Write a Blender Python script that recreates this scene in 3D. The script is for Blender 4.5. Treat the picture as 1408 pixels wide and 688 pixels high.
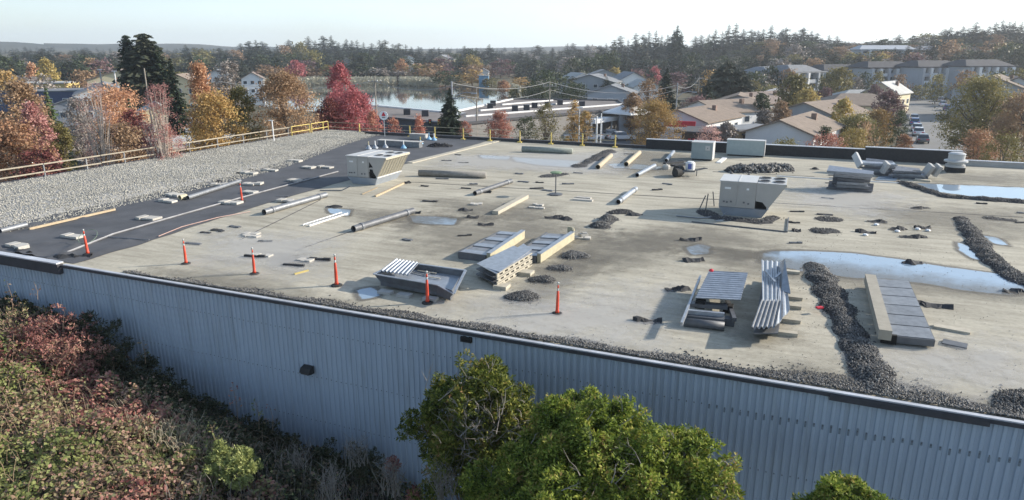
import bpy, math, random
import numpy as np
from mathutils import Vector, Matrix, noise as mn
random.seed(7); RNG = np.random.default_rng(7)
for o in list(bpy.data.objects): bpy.data.objects.remove(o)
SC = bpy.context.scene; COL = SC.collection

# ------------------------------------------------------------ camera, sky, sun, exposure
F = 950.0; TH = math.atan(274 / F); CH = 8.2; A = math.radians(22.4)
cam = bpy.data.cameras.new('camera'); cam.sensor_width = 36; cam.lens = 36 * F / 1408
cam.clip_start = .1; cam.clip_end = 9000
camo = bpy.data.objects.new('camera', cam); COL.objects.link(camo)
camo.location = (0, 0, CH); camo.rotation_euler = (math.pi / 2 - TH, 0, 0); SC.camera = camo
SUN_EL = math.radians(22.6); SUN_AZ = math.radians(79)          # azimuth clockwise from +Y
w = bpy.data.worlds.new('World'); SC.world = w; w.use_nodes = True
nt = w.node_tree; bg = nt.nodes['Background']
sky = nt.nodes.new('ShaderNodeTexSky'); sky.sky_type = 'NISHITA'; sky.sun_disc = False
sky.sun_elevation = SUN_EL; sky.sun_rotation = SUN_AZ; sky.altitude = 30
sky.air_density = 1.0; sky.dust_density = .6; sky.ozone_density = 2.5
tc_ = nt.nodes.new('ShaderNodeTexCoord'); mp_ = nt.nodes.new('ShaderNodeMapping'); mp_.inputs['Scale'].default_value = (1, 1, 5); cn = nt.nodes.new('ShaderNodeTexNoise')
cn.inputs['Scale'].default_value = 2.2; cn.inputs['Detail'].default_value = 7; nt.links.new(tc_.outputs['Generated'], mp_.inputs[0]); nt.links.new(mp_.outputs[0], cn.inputs['Vector'])
cr_ = nt.nodes.new('ShaderNodeMapRange'); cr_.inputs[1].default_value = .35; cr_.inputs[2].default_value = .75; cr_.inputs[3].default_value = .35; cr_.inputs[4].default_value = .6
nt.links.new(cn.outputs[0], cr_.inputs[0]); cm = nt.nodes.new('ShaderNodeMix'); cm.data_type = 'RGBA';                                               # thin high cloud veil, thicker to the horizon, brighter sunward
vd = nt.nodes.new('ShaderNodeVectorMath'); vd.operation = 'DOT_PRODUCT'; vd.inputs[1].default_value = (math.sin(SUN_AZ), math.cos(SUN_AZ), .2); nt.links.new(tc_.outputs['Generated'], vd.inputs[0])
vm = nt.nodes.new('ShaderNodeMapRange'); vm.inputs[1].default_value = -1; vm.inputs[2].default_value = 1; vm.inputs[3].default_value = .45; vm.inputs[4].default_value = 1.3; nt.links.new(vd.outputs['Value'], vm.inputs[0])
vs_ = nt.nodes.new('ShaderNodeVectorMath'); vs_.operation = 'SCALE'; vs_.inputs[0].default_value = (7.4, 8.7, 9.6); nt.links.new(vm.outputs[0], vs_.inputs['Scale']); nt.links.new(vs_.outputs[0], cm.inputs[7])
sx = nt.nodes.new('ShaderNodeSeparateXYZ'); nt.links.new(tc_.outputs['Generated'], sx.inputs[0]); ve = nt.nodes.new('ShaderNodeMapRange'); ve.inputs[1].default_value = 0; ve.inputs[2].default_value = .45; ve.inputs[3].default_value = 1.25; ve.inputs[4].default_value = .25
nt.links.new(sx.outputs[2], ve.inputs[0]); vx = nt.nodes.new('ShaderNodeMath'); vx.operation = 'MULTIPLY'; vx.use_clamp = True; nt.links.new(cr_.outputs[0], vx.inputs[0]); nt.links.new(ve.outputs[0], vx.inputs[1])
nt.links.new(vx.outputs[0], cm.inputs[0]); nt.links.new(sky.outputs[0], cm.inputs[6]); nt.links.new(cm.outputs[2], bg.inputs[0]); bg.inputs[1].default_value = .12
sl = bpy.data.lights.new('sun', 'SUN'); sl.energy = 4.8; sl.angle = math.radians(.5); sl.color = (1, .91, .78)
so = bpy.data.objects.new('sun', sl); COL.objects.link(so)
sd = Vector((math.sin(SUN_AZ) * math.cos(SUN_EL), math.cos(SUN_AZ) * math.cos(SUN_EL), math.sin(SUN_EL)))
so.rotation_euler = sd.to_track_quat('Z', 'Y').to_euler(); so.location = (60, 20, 60)
SC.view_settings.view_transform = 'Standard'; SC.view_settings.look = 'None'
SC.view_settings.exposure = .68; SC.view_settings.gamma = 1
SC.cycles.max_bounces = 6; SC.cycles.transparent_max_bounces = 12; SC.cycles.volume_bounces = 0
HAZE = .00027

# ------------------------------------------------------------ from a photo pixel to a place in the world
def ray(px, py):
    x = (px - 704) / F; y = -(py - 344) / F
    return Vector((x, math.cos(TH) + y * math.sin(TH), -math.sin(TH) + y * math.cos(TH)))
def at(px, py, z=0.):
    d = ray(px, py); t = (z - CH) / d.z; return Vector((d.x * t, d.y * t, z))
def R(u, v, z=0.):                                              # roof frame to world
    return Vector((u * math.cos(A) + v * math.sin(A), -u * math.sin(A) + v * math.cos(A), z))
def UV(p): return (p.x * math.cos(A) - p.y * math.sin(A), p.x * math.sin(A) + p.y * math.cos(A))
def uvp(px, py, z=0.): return UV(at(px, py, z))
def atv(px, py, v):                                             # on the upright plane v
    d = ray(px, py); t = v / (d.x * math.sin(A) + d.y * math.cos(A)); return Vector((0, 0, CH)) + d * t
def col(px, py, D):
    d = ray(px, py); t = D / math.hypot(d.x, d.y); return Vector((0, 0, CH)) + d * t
def ss(x, a, b):
    t = min(1, max(0, (x - a) / (b - a))); return t * t * (3 - 2 * t)
GZ = -6.5
def terr(X, Y):
    D = math.hypot(X, Y); az = math.degrees(math.atan2(X, max(Y, 1e-3)))
    z = GZ + 15 * ss(D, 280, 430) * ss(az, 4, 24) + 5 * ss(D, 420, 700) * (1 - ss(az, 4, 24))
    z += 10 * ss(D, 700, 1600)
    return z

# ------------------------------------------------------------ mesh builder
class MB:
    def __init__(s): s.v = []; s.f = []; s.m = []
    def add(s, vs, fs, mi=0):
        n = len(s.v); s.v += [tuple(p) for p in vs]
        s.f += [tuple(i + n for i in f) for f in fs]; s.m += [mi] * len(fs); return s
    def hexa(s, p, mi=0):
        return s.add(p, [(0, 3, 2, 1), (4, 5, 6, 7), (0, 1, 5, 4), (1, 2, 6, 5), (2, 3, 7, 6), (3, 0, 4, 7)], mi)
    def box(s, c, d, rz=0, mi=0, tilt=None):
        M = Matrix.Rotation(rz, 3, 'Z')
        if tilt: M = M @ Matrix.Rotation(tilt[0], 3, 'X') @ Matrix.Rotation(tilt[1], 3, 'Y')
        c = Vector(c); h = Vector(d) / 2
        p = [c + M @ Vector((a * h.x, b * h.y, e * h.z)) for e in (-1, 1) for a, b in ((-1, -1), (1, -1), (1, 1), (-1, 1))]
        return s.hexa(p, mi)
    def beam(s, a, b, w_, h_, mi=0):
        a = Vector(a); b = Vector(b); d = (b - a).normalized()
        x = d.cross(Vector((0, 0, 1)))
        x = Vector((1, 0, 0)) if x.length < 1e-4 else x.normalized()
        z = x.cross(d); x = x * w_ / 2; z = z * h_ / 2
        return s.hexa([a - x - z, a + x - z, b + x - z, b - x - z, a - x + z, a + x + z, b + x + z, b - x + z], mi)
    def tube(s, pts, rs, n=8, mi=0, caps=True):
        pts = [Vector(p) for p in pts]
        if not hasattr(rs, '__len__'): rs = [rs] * len(pts)
        vs = []; fs = []
        for i, p in enumerate(pts):
            d = (pts[min(i + 1, len(pts) - 1)] - pts[max(i - 1, 0)])
            d = d.normalized() if d.length > 1e-6 else Vector((0, 0, 1))
            x = d.cross(Vector((0, 0, 1)) if abs(d.z) < .95 else Vector((0, 1, 0))).normalized(); y = x.cross(d)
            for k in range(n):
                t = 2 * math.pi * k / n; vs.append(p + (x * math.cos(t) + y * math.sin(t)) * rs[i])
        for i in range(len(pts) - 1):
            for k in range(n):
                k2 = (k + 1) % n; fs.append((i * n + k, i * n + k2, (i + 1) * n + k2, (i + 1) * n + k))
        if caps: fs.append(tuple(range(n - 1, -1, -1))); fs.append(tuple((len(pts) - 1) * n + k for k in range(n)))
        return s.add(vs, fs, mi)
    def lathe(s, prof, n=16, c=(0, 0, 0), mi=0):
        vs = []; fs = []; c = Vector(c)
        for r, z in prof:
            for k in range(n):
                t = 2 * math.pi * k / n; vs.append(c + Vector((r * math.cos(t), r * math.sin(t), z)))
        for i in range(len(prof) - 1):
            for k in range(n):
                k2 = (k + 1) % n; fs.append((i * n + k, i * n + k2, (i + 1) * n + k2, (i + 1) * n + k))
        fs.append(tuple(range(n - 1, -1, -1))); fs.append(tuple((len(prof) - 1) * n + k for k in range(n)))
        return s.add(vs, fs, mi)
    def prism(s, poly, ext, mi=0):                              # 3-D outline pushed along a vector
        n = len(poly); poly = [Vector(p) for p in poly]; e = Vector(ext)
        vs = poly + [p + e for p in poly]
        fs = [tuple(range(n - 1, -1, -1)), tuple(range(n, 2 * n))] + [(i, (i + 1) % n, n + (i + 1) % n, n + i) for i in range(n)]
        return s.add(vs, fs, mi)
    def build(s, name, mats, parent=None, smooth=False, org=None):
        if not isinstance(mats, (list, tuple)): mats = [mats]
        me = bpy.data.meshes.new(name)
        v = s.v if org is None else [(p[0] - org[0], p[1] - org[1], p[2] - org[2]) for p in s.v]
        me.from_pydata(v, [], s.f)
        for m_ in mats: me.materials.append(m_)
        if len(mats) > 1: me.polygons.foreach_set('material_index', s.m)
        if smooth: me.polygons.foreach_set('use_smooth', [True] * len(s.f))
        me.update()
        return link(name, me, parent, org if parent is None else None)
def link(name, me, parent=None, loc=None):
    o = bpy.data.objects.new(name, me); COL.objects.link(o)
    if parent: o.parent = parent
    if loc is not None: o.location = loc
    return o
def npmesh(name, V, Fq, mats, parent=None, loc=None, k=4, mi=None):   # numpy arrays, faces of k corners
    me = bpy.data.meshes.new(name or 'crown'); V = np.asarray(V, dtype=np.float32); Fq = np.asarray(Fq, dtype=np.int32)
    me.vertices.add(len(V)); me.vertices.foreach_set('co', V.ravel())
    me.loops.add(Fq.size); me.loops.foreach_set('vertex_index', Fq.ravel())
    me.polygons.add(len(Fq)); me.polygons.foreach_set('loop_start', np.arange(0, Fq.size, k, dtype=np.int32))
    for m_ in (mats if isinstance(mats, list) else [mats]): me.materials.append(m_)
    if mi is not None: me.polygons.foreach_set('material_index', mi)
    me.update(calc_edges=True)
    return link(name, me, parent, loc) if name else me
def tag(o, label=None, cat=None, group=None, kind=None):
    if label: o['label'] = label
    if cat: o['category'] = cat
    if group: o['group'] = group
    if kind: o['kind'] = kind
    return o
def thing(name, label, cat, loc=(0, 0, 0), rz=0, group=None):
    o = bpy.data.objects.new(name, None); COL.objects.link(o); o.location = loc; o.rotation_euler = (0, 0, rz)
    o.empty_display_size = .2
    return tag(o, label, cat, group)
def copy_tree(o, parent=None):
    c = o.copy(); COL.objects.link(c); c.parent = parent
    for ch in list(o.children): copy_tree(ch, c)
    return c

# ------------------------------------------------------------ materials
MATS = {}
def pm(name, c, rough=.7, metal=0, var=.15, sc=3., bump=0., bsc=30., c2=None, spec=.4, stretch=None, ov=.1):
    if name in MATS: return MATS[name]
    m = bpy.data.materials.new(name); m.use_nodes = True; t = m.node_tree; b = t.nodes['Principled BSDF']
    b.inputs['Roughness'].default_value = rough; b.inputs['Metallic'].default_value = metal
    b.inputs['Specular IOR Level'].default_value = spec
    tc = t.nodes.new('ShaderNodeTexCoord'); co = tc.outputs['Object']
    if stretch:
        mp = t.nodes.new('ShaderNodeMapping'); mp.inputs['Scale'].default_value = stretch
        t.links.new(co, mp.inputs[0]); co = mp.outputs[0]
    n = t.nodes.new('ShaderNodeTexNoise'); n.inputs['Scale'].default_value = sc; n.inputs['Detail'].default_value = 6
    n.inputs['Roughness'].default_value = .65
    t.links.new(co, n.inputs['Vector'])
    r = t.nodes.new('ShaderNodeValToRGB'); e = r.color_ramp.elements
    e[0].position = .3; e[1].position = .7
    lo = [x * (1 - var) for x in c]; hi = [min(1, x * (1 + var)) for x in (c2 or c)]
    e[0].color = (*lo, 1); e[1].color = (*hi, 1)
    t.links.new(n.outputs[0], r.inputs[0])
    oi = t.nodes.new('ShaderNodeObjectInfo'); hs = t.nodes.new('ShaderNodeHueSaturation')
    mr = t.nodes.new('ShaderNodeMapRange'); mr.inputs[3].default_value = 1 - ov; mr.inputs[4].default_value = 1 + ov
    t.links.new(oi.outputs['Random'], mr.inputs[0]); t.links.new(mr.outputs[0], hs.inputs['Value'])
    t.links.new(r.outputs[0], hs.inputs['Color']); t.links.new(hs.outputs[0], b.inputs['Base Color'])
    if bump:
        n2 = t.nodes.new('ShaderNodeTexNoise'); n2.inputs['Scale'].default_value = bsc; n2.inputs['Detail'].default_value = 5
        bp = t.nodes.new('ShaderNodeBump'); bp.inputs['Strength'].default_value = bump; bp.inputs['Distance'].default_value = .02
        t.links.new(co, n2.inputs['Vector']); t.links.new(n2.outputs[0], bp.inputs['Height']); t.links.new(bp.outputs[0], b.inputs['Normal'])
    MATS[name] = m; return m
def folm(name, cols, sc=.5, trans=.25, rnd=.5, sat=.85, spec=.25):
    """leaf material: colour picked per leaf (island random) and per clump (noise)"""
    if name in MATS: return MATS[name]
    m = bpy.data.materials.new(name); m.use_nodes = True; t = m.node_tree; b = t.nodes['Principled BSDF']; out = t.nodes['Material Output']
    b.inputs['Roughness'].default_value = .55; b.inputs['Specular IOR Level'].default_value = .25
    tc = t.nodes.new('ShaderNodeTexCoord'); n = t.nodes.new('ShaderNodeTexNoise'); n.inputs['Scale'].default_value = sc; n.inputs['Detail'].default_value = 3
    t.links.new(tc.outputs['Object'], n.inputs['Vector'])
    g = t.nodes.new('ShaderNodeNewGeometry')
    a = t.nodes.new('ShaderNodeMath'); a.operation = 'MULTIPLY_ADD'; a.inputs[1].default_value = rnd; 
    st = t.nodes.new('ShaderNodeMapRange'); st.inputs[1].default_value = .3; st.inputs[2].default_value = .7; st.inputs[3].default_value = 0; st.inputs[4].default_value = 1 - rnd
    t.links.new(n.outputs[0], st.inputs[0]); t.links.new(g.outputs['Random Per Island'], a.inputs[0]); t.links.new(st.outputs[0], a.inputs[2])
    r = t.nodes.new('ShaderNodeValToRGB'); r.color_ramp.elements[0].color = (*cols[0], 1); r.color_ramp.elements[1].color = (*cols[-1], 1)
    r.color_ramp.elements[0].position = .08; r.color_ramp.elements[1].position = .92
    for i, c in enumerate(cols[1:-1]):
        e = r.color_ramp.elements.new(.08 + .84 * (i + 1) / (len(cols) - 1)); e.color = (*c, 1)
    t.links.new(a.outputs[0], r.inputs[0])
    oi = t.nodes.new('ShaderNodeObjectInfo'); hs = t.nodes.new('ShaderNodeHueSaturation')
    hs.inputs['Saturation'].default_value = sat; b.inputs['Specular IOR Level'].default_value = spec
    mr = t.nodes.new('ShaderNodeMapRange'); mr.inputs[3].default_value = .8; mr.inputs[4].default_value = 1.25
    t.links.new(oi.outputs['Random'], mr.inputs[0]); t.links.new(mr.outputs[0], hs.inputs['Value'])
    t.links.new(r.outputs[0], hs.inputs['Color']); t.links.new(hs.outputs[0], b.inputs['Base Color'])
    tr = t.nodes.new('ShaderNodeBsdfTranslucent'); t.links.new(hs.outputs[0], tr.inputs[0])
    mx = t.nodes.new('ShaderNodeMixShader'); mx.inputs[0].default_value = trans
    t.links.new(b.outputs[0], mx.inputs[1]); t.links.new(tr.outputs[0], mx.inputs[2]); t.links.new(mx.outputs[0], out.inputs[0])
    MATS[name] = m; return m
M_sid = pm('siding_paint', (.39, .46, .545), .5, .0, .07, .6, stretch=(1, 1, .15), c2=(.41, .475, .55), ov=.02)
def streaks(m):
    t = m.node_tree; b = t.nodes['Principled BSDF']; src = b.inputs['Base Color'].links[0].from_socket; tc = t.nodes.new('ShaderNodeNewGeometry'); mp = t.nodes.new('ShaderNodeMapping'); mp.inputs['Scale'].default_value = (5, 5, .35)
    n = t.nodes.new('ShaderNodeTexNoise'); n.inputs['Scale'].default_value = 1.; n.inputs['Detail'].default_value = 6; r = t.nodes.new('ShaderNodeValToRGB'); r.color_ramp.elements[0].position = .52; r.color_ramp.elements[1].position = .78; r.color_ramp.elements[0].color = (1, 1, 1, 1); r.color_ramp.elements[1].color = (.80, .78, .75, 1)
    x = t.nodes.new('ShaderNodeMix'); x.data_type = 'RGBA'; x.blend_type = 'MULTIPLY'; x.inputs[0].default_value = 1; t.links.new(tc.outputs['Position'], mp.inputs[0]); t.links.new(mp.outputs[0], n.inputs['Vector']); t.links.new(n.outputs[0], r.inputs[0])
    t.links.new(src, x.inputs[6]); t.links.new(r.outputs[0], x.inputs[7]); t.links.new(x.outputs[2], b.inputs['Base Color'])
streaks(M_sid)
M_cap = pm('cap_metal', (.56, .57, .60), .45, .3, .25, .8)
M_dark = pm('dark_flashing', (.05, .05, .058), .6, 0, .2)
M_black = pm('black_membrane', (.03, .031, .034), .8, 0, .3, 6)
M_galv = pm('galvanised_steel', (.33, .355, .39), .42, .5, .2, 5, .15, 12)
M_galv2 = pm('weathered_steel', (.22, .23, .245), .5, .4, .25, 4, .15, 12)
M_dullst = pm('dull_grey_steel', (.12, .125, .135), .55, .2, .25, 3)
M_cream = pm('cream_paint', (.44, .40, .28), .6, 0, .15, 4)
M_hvac = pm('hvac_beige_paint', (.40, .385, .36), .5, 0, .06, 2)
M_hvtop = pm('hvac_top_paint', (.50, .50, .49), .45, 0, .08, 2)
M_curb = pm('curb_metal', (.36, .40, .46), .45, .3, .1, 2)
M_coil = pm('coil_mesh', (.30, .28, .22), .7, .1, .25, 8, .5, 60)
M_hole = pm('dark_opening', (.012, .012, .013), .9, 0, .1)
M_wood = pm('bare_lumber', (.42, .33, .22), .8, 0, .2, 6, .3, 40, stretch=(1, 1, 1))
M_woodp = pm('pale_board', (.42, .385, .31), .8, 0, .15, 6)
M_white = pm('white_paint', (.75, .75, .74), .5, 0, .08)
M_blue = pm('blue_paint', (.22, .42, .60), .5, 0, .15)
M_yel = pm('yellow_paint', (.62, .48, .14), .55, 0, .15)
M_org = pm('orange_plastic', (.58, .065, .03), .45, 0, .1)
M_rubb = pm('black_rubber', (.03, .03, .03), .8, 0, .2)
M_refl = pm('reflective_band', (.5, .5, .48), .35, 0, .08)
M_rail = pm('weathered_rail_timber', (.34, .30, .235), .85, 0, .2, 6)
M_card = pm('cardboard_core', (.40, .345, .25), .85, 0, .12, 5)
M_roll = pm('mineral_roofing_roll', (.27, .26, .24), .95, 0, .2, 6, .4, 60)
M_rollg = pm('green_grey_roll', (.26, .28, .25), .95, 0, .2, 6, .4, 60)
M_redp = pm('red_tape', (.6, .03, .05), .5)
M_slab = pm('insulation_board', (.45, .43, .39), .9, 0, .15, 5)
M_pole = pm('weathered_pole', (.30, .27, .23), .8, 0, .2, 4)
M_conc = pm('concrete', (.40, .39, .37), .85, 0, .15, 1.)
M_asph = pm('asphalt', (.075, .077, .08), .85, 0, .25, .25)
M_bark = pm('bark', (.13, .105, .085), .9, 0, .3, 4)
M_barkw = pm('pale_bark', (.42, .36, .31), .9, 0, .25, 4)
M_stoneL = folm('pale_gravel', [(.30, .285, .245), (.40, .385, .33), (.47, .45, .385), (.60, .57, .50)], .3, 0, .7)
M_stoneD = folm('dark_gravel', [(.05, .05, .05), (.10, .098, .096), (.155, .15, .142), (.28, .27, .25)], .5, 0, .8)
M_heap = pm('gravel_heap', (.05, .05, .054), .95, 0, .4, 9, .6, 30)
M_glass = pm('window_glass', (.04, .055, .075), .12, 0, .2, 1, spec=.8)

def roofmat():
    m = bpy.data.materials.new('roof_membrane'); m.use_nodes = True; t = m.node_tree; b = t.nodes['Principled BSDF']
    L = t.links.new; N = t.nodes.new
    tc = N('ShaderNodeTexCoord')
    def noi(s, d=6, st=None, r=.6):
        n = N('ShaderNodeTexNoise'); n.inputs['Scale'].default_value = s; n.inputs['Detail'].default_value = d; n.inputs['Roughness'].default_value = r
        if st:
            mp = N('ShaderNodeMapping'); mp.inputs['Scale'].default_value = st; L(tc.outputs['Object'], mp.inputs[0]); L(mp.outputs[0], n.inputs['Vector'])
        else: L(tc.outputs['Object'], n.inputs['Vector'])
        return n.outputs[0]
    def ramp(i, p0, c0, p1, c1):
        r = N('ShaderNodeValToRGB'); r.color_ramp.elements[0].position = p0; r.color_ramp.elements[1].position = p1
        r.color_ramp.elements[0].color = (*c0, 1); r.color_ramp.elements[1].color = (*c1, 1); L(i, r.inputs[0]); return r.outputs[0]
    def mul(a, c, f=1.):
        x = N('ShaderNodeMix'); x.data_type = 'RGBA'; x.blend_type = 'MULTIPLY'; x.inputs[0].default_value = f
        L(a, x.inputs[6]); L(c, x.inputs[7]); return x.outputs[2]
    c = ramp(noi(.16, 8), .3, (.375, .35, .285), .7, (.51, .475, .385))
    c = mul(c, ramp(noi(1.2, 6, (.25, 1.6, 1)), .35, (.78, .77, .76), .6, (1.05, 1.05, 1.05)))
    c = mul(c, ramp(noi(7., 4), .3, (.86, .86, .86), .7, (1.08, 1.08, 1.08)))
    c = mul(c, ramp(noi(.55, 9, (.5, 1.4, 1), .7), .60, (1, 1, 1), .78, (.55, .53, .5)))
    c = mul(c, ramp(noi(45, 2), .62, (1, 1, 1), .74, (.6, .58, .56)))
    # roll laps every 0.95 m along v
    wv = N('ShaderNodeTexWave'); wv.wave_profile = 'SAW'; wv.bands_direction = 'Y'; wv.inputs['Scale'].default_value = .165; wv.inputs['Distortion'].default_value = .25; wv.inputs['Detail'].default_value = 2
    wv.inputs['Detail Scale'].default_value = 2
    L(tc.outputs['Object'], wv.inputs['Vector'])
    c = mul(c, ramp(wv.outputs[1], .0, (.80, .79, .78), .04, (1, 1, 1)), .6)
    L(c, b.inputs['Base Color']); b.inputs['Roughness'].default_value = .9; b.inputs['Specular IOR Level'].default_value = .2
    bp = N('ShaderNodeBump'); bp.inputs['Strength'].default_value = .35; bp.inputs['Distance'].default_value = .03
    L(noi(3., 8, None, .7), bp.inputs['Height']); L(bp.outputs[0], b.inputs['Normal'])
    return m
M_roof = roofmat()
def patchmat(name, damp, water=None, lo=.42, hi=.52, alpha=.9, rip=.02):
    """sheet whose 'edge' attribute fades it out; above a level it is standing water"""
    m = bpy.data.materials.new(name); m.use_nodes = True; t = m.node_tree; b = t.nodes['Principled BSDF']; out = t.nodes['Material Output']
    L = t.links.new; N = t.nodes.new
    at_ = N('ShaderNodeAttribute'); at_.attribute_name = 'edge'
    tc = N('ShaderNodeTexCoord'); n = N('ShaderNodeTexNoise'); n.inputs['Scale'].default_value = .9 if water is not None else 1.1; n.inputs['Detail'].default_value = 9; n.inputs['Roughness'].default_value = .6 if water is not None else .72
    L(tc.outputs['Object'], n.inputs['Vector'])
    a = N('ShaderNodeMath'); a.operation = 'MULTIPLY_ADD'; a.inputs[1].default_value = 1.5 if water is None else .4; L(n.outputs[0], a.inputs[0])
    s = N('ShaderNodeMath'); s.operation = 'SUBTRACT'; s.inputs[1].default_value = .80 if water is None else .2; L(at_.outputs['Fac'], s.inputs[0]); L(s.outputs[0], a.inputs[2])
    al = N('ShaderNodeMapRange'); al.inputs[1].default_value = .12; al.inputs[2].default_value = .75 if water is None else .4; al.inputs[4].default_value = alpha
    L(a.outputs[0], al.inputs[0])
    b.inputs['Base Color'].default_value = (*damp, 1); b.inputs['Roughness'].default_value = .75
    last = b.outputs[0]
    if water is not None:
        w_ = N('ShaderNodeBsdfPrincipled'); w_.inputs['Base Color'].default_value = (*water, 1); w_.inputs['Roughness'].default_value = rip; w_.inputs['IOR'].default_value = 1.6
        w_.inputs['Specular IOR Level'].default_value = 1.
        mr = N('ShaderNodeMapRange'); mr.inputs[1].default_value = lo; mr.inputs[2].default_value = hi; L(a.outputs[0], mr.inputs[0])
        mx = N('ShaderNodeMixShader'); L(mr.outputs[0], mx.inputs[0]); L(b.outputs[0], mx.inputs[1]); L(w_.outputs[0], mx.inputs[2]); last = mx.outputs[0]
    tr = N('ShaderNodeBsdfTransparent'); m2 = N('ShaderNodeMixShader'); L(al.outputs[0], m2.inputs[0]); L(tr.outputs[0], m2.inputs[1]); L(last, m2.inputs[2])
    L(m2.outputs[0], out.inputs[0]); return m
M_pud = patchmat('standing_water', (.17, .16, .14), (.27, .36, .46), .40, .46)  # blue of the reflected sky is put into the water's base colour
M_damprefl = patchmat('damp_roof_and_reflection', (.18, .165, .135), None, alpha=.45)  # damp roofing, and the painted reflection of the right cooling unit
M_dust = patchmat('pale_dust', (.52, .51, .49), None, alpha=.5)

# ------------------------------------------------------------ ground and far terrain
def gridmesh(name, xs, ys, fn, mats, smooth=True):
    nx, ny = len(xs), len(ys)
    V = [fn(x, y) for y in ys for x in xs]
    I = np.arange(nx * ny).reshape(ny, nx); Q = np.stack([I[:-1, :-1], I[:-1, 1:], I[1:, 1:], I[1:, :-1]], -1).reshape(-1, 4)
    o = npmesh(name, V, Q, mats); 
    if smooth: o.data.polygons.foreach_set('use_smooth', [True] * len(Q))
    return o
M_ground = pm('ground_grass', (.05, .05, .03), .95, 0, .35, .05, c2=(.10, .085, .05))
azs = [math.radians(a) for a in range(-180, 181, 4)]
rs = [0, 5, 12, 25, 60, 120, 200, 280, 310, 340, 370, 400, 430, 480, 540, 620, 700, 900, 1200, 1600, 2400]
gridmesh('ground', azs[:], rs, lambda a, r: (r * math.sin(a), r * math.cos(a), terr(r * math.sin(a), r * math.cos(a))), M_ground)
tag(bpy.data.objects['ground'], kind='structure')
M_hill = pm('far_hill_woods', (.025, .04, .03), .95, 0, .4, .01, c2=(.055, .055, .04))
def hill(name, px0, px1, D, prof, depth=500):
    mb = MB(); n = 30; rows = []
    for i in range(n + 1):
        t = i / n; px = px0 + (px1 - px0) * t
        top = col(px, prof(t) + 2 * mn.noise(Vector((t * 9, D * .01, 0))), D)
        a = math.atan2(top.x, top.y)
        rows.append([Vector((math.sin(a) * (D - depth * .5), math.cos(a) * (D - depth * .5), -8)),
                     Vector((math.sin(a) * (D - depth * .2), math.cos(a) * (D - depth * .2), top.z * .6)), top,
                     Vector((math.sin(a) * (D + depth * .4), math.cos(a) * (D + depth * .4), -8))])
    vs = [p for r in rows for p in r]
    fs = [(i * 4 + k, i * 4 + k + 1, i * 4 + k + 5, i * 4 + k + 4) for i in range(n) for k in range(3)]
    mb.add(vs, fs); return tag(mb.build(name, M_hill, smooth=True), kind='structure')
hill('distant_hill', -500, 180, 1950, lambda t: 58 + 20 * ss(t, .72, 1.) - 3 * math.sin(t * 9))
hill('distant_hill', 60, 520, 2050, lambda t: 60 + 7 * ss(t, .25, .9))
hill('distant_hill', 430, 1000, 2100, lambda t: 66 + 2 * math.sin(t * 7))

def sheet(name, pxpoly, z, m, kind='structure'):
    ps = [at(x, y, z) for x, y in pxpoly]; mb = MB()
    mb.add(ps, [tuple(range(len(ps) - 1, -1, -1))] if True else [])
    o = mb.build(name, m); return tag(o, kind=kind)
def lakemat():
    m = bpy.data.materials.new('lake_water'); m.use_nodes = True; t = m.node_tree; b = t.nodes['Principled BSDF']
    b.inputs['Base Color'].default_value = (.03, .045, .05, 1); b.inputs['Roughness'].default_value = .04; b.inputs['Specular IOR Level'].default_value = .8
    n = t.nodes.new('ShaderNodeTexNoise'); n.inputs['Scale'].default_value = .5; tc = t.nodes.new('ShaderNodeTexCoord'); t.links.new(tc.outputs['Object'], n.inputs['Vector'])
    bp = t.nodes.new('ShaderNodeBump'); bp.inputs['Strength'].default_value = .08; bp.inputs['Distance'].default_value = .1
    t.links.new(n.outputs[0], bp.inputs['Height']); t.links.new(bp.outputs[0], b.inputs['Normal']); return m
GZ1 = GZ + .02
sheet('lake', [(330, 121), (400, 118), (470, 117), (540, 116), (600, 117), (650, 121), (700, 127), (730, 134), (715, 142), (660, 150), (620, 158), (500, 158), (380, 150), (330, 140)], GZ1, lakemat())
sheet('parking_lot', [(500, 166), (880, 150), (930, 165), (950, 200), (700, 215), (480, 215)], GZ + .03, M_asph)
sheet('road', [(120, 122), (330, 118), (345, 126), (240, 150), (60, 190), (-40, 200), (-40, 180), (120, 145)], GZ + .03, M_asph)
M_road = pm('worn_road', (.20, .195, .185), .85, 0, .15, .2)
sheet('street', [(1240, 124), (1275, 124), (1300, 150), (1330, 200), (1345, 240), (1270, 240), (1240, 165)], GZ + .045, M_road)
M_lawn = pm('lawn', (.17, .19, .07), .95, 0, .25, .2)
sheet('lawn', [(40, 121), (95, 121), (110, 135), (60, 140)], GZ + .025, M_lawn)
M_leaf = pm('leaf_litter', (.30, .14, .06), .95, 0, .4, .8, c2=(.34, .24, .15))
sheet('path', [(-60, 232), (100, 224), (110, 236), (-60, 250)], GZ + .025, M_leaf)
sheet('yard', [(-60, 250), (110, 236), (230, 222), (380, 205), (380, 250), (-60, 330)], GZ + .035, pm('yard_gravel', (.19, .18, .165), .95, 0, .3, .5))

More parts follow.
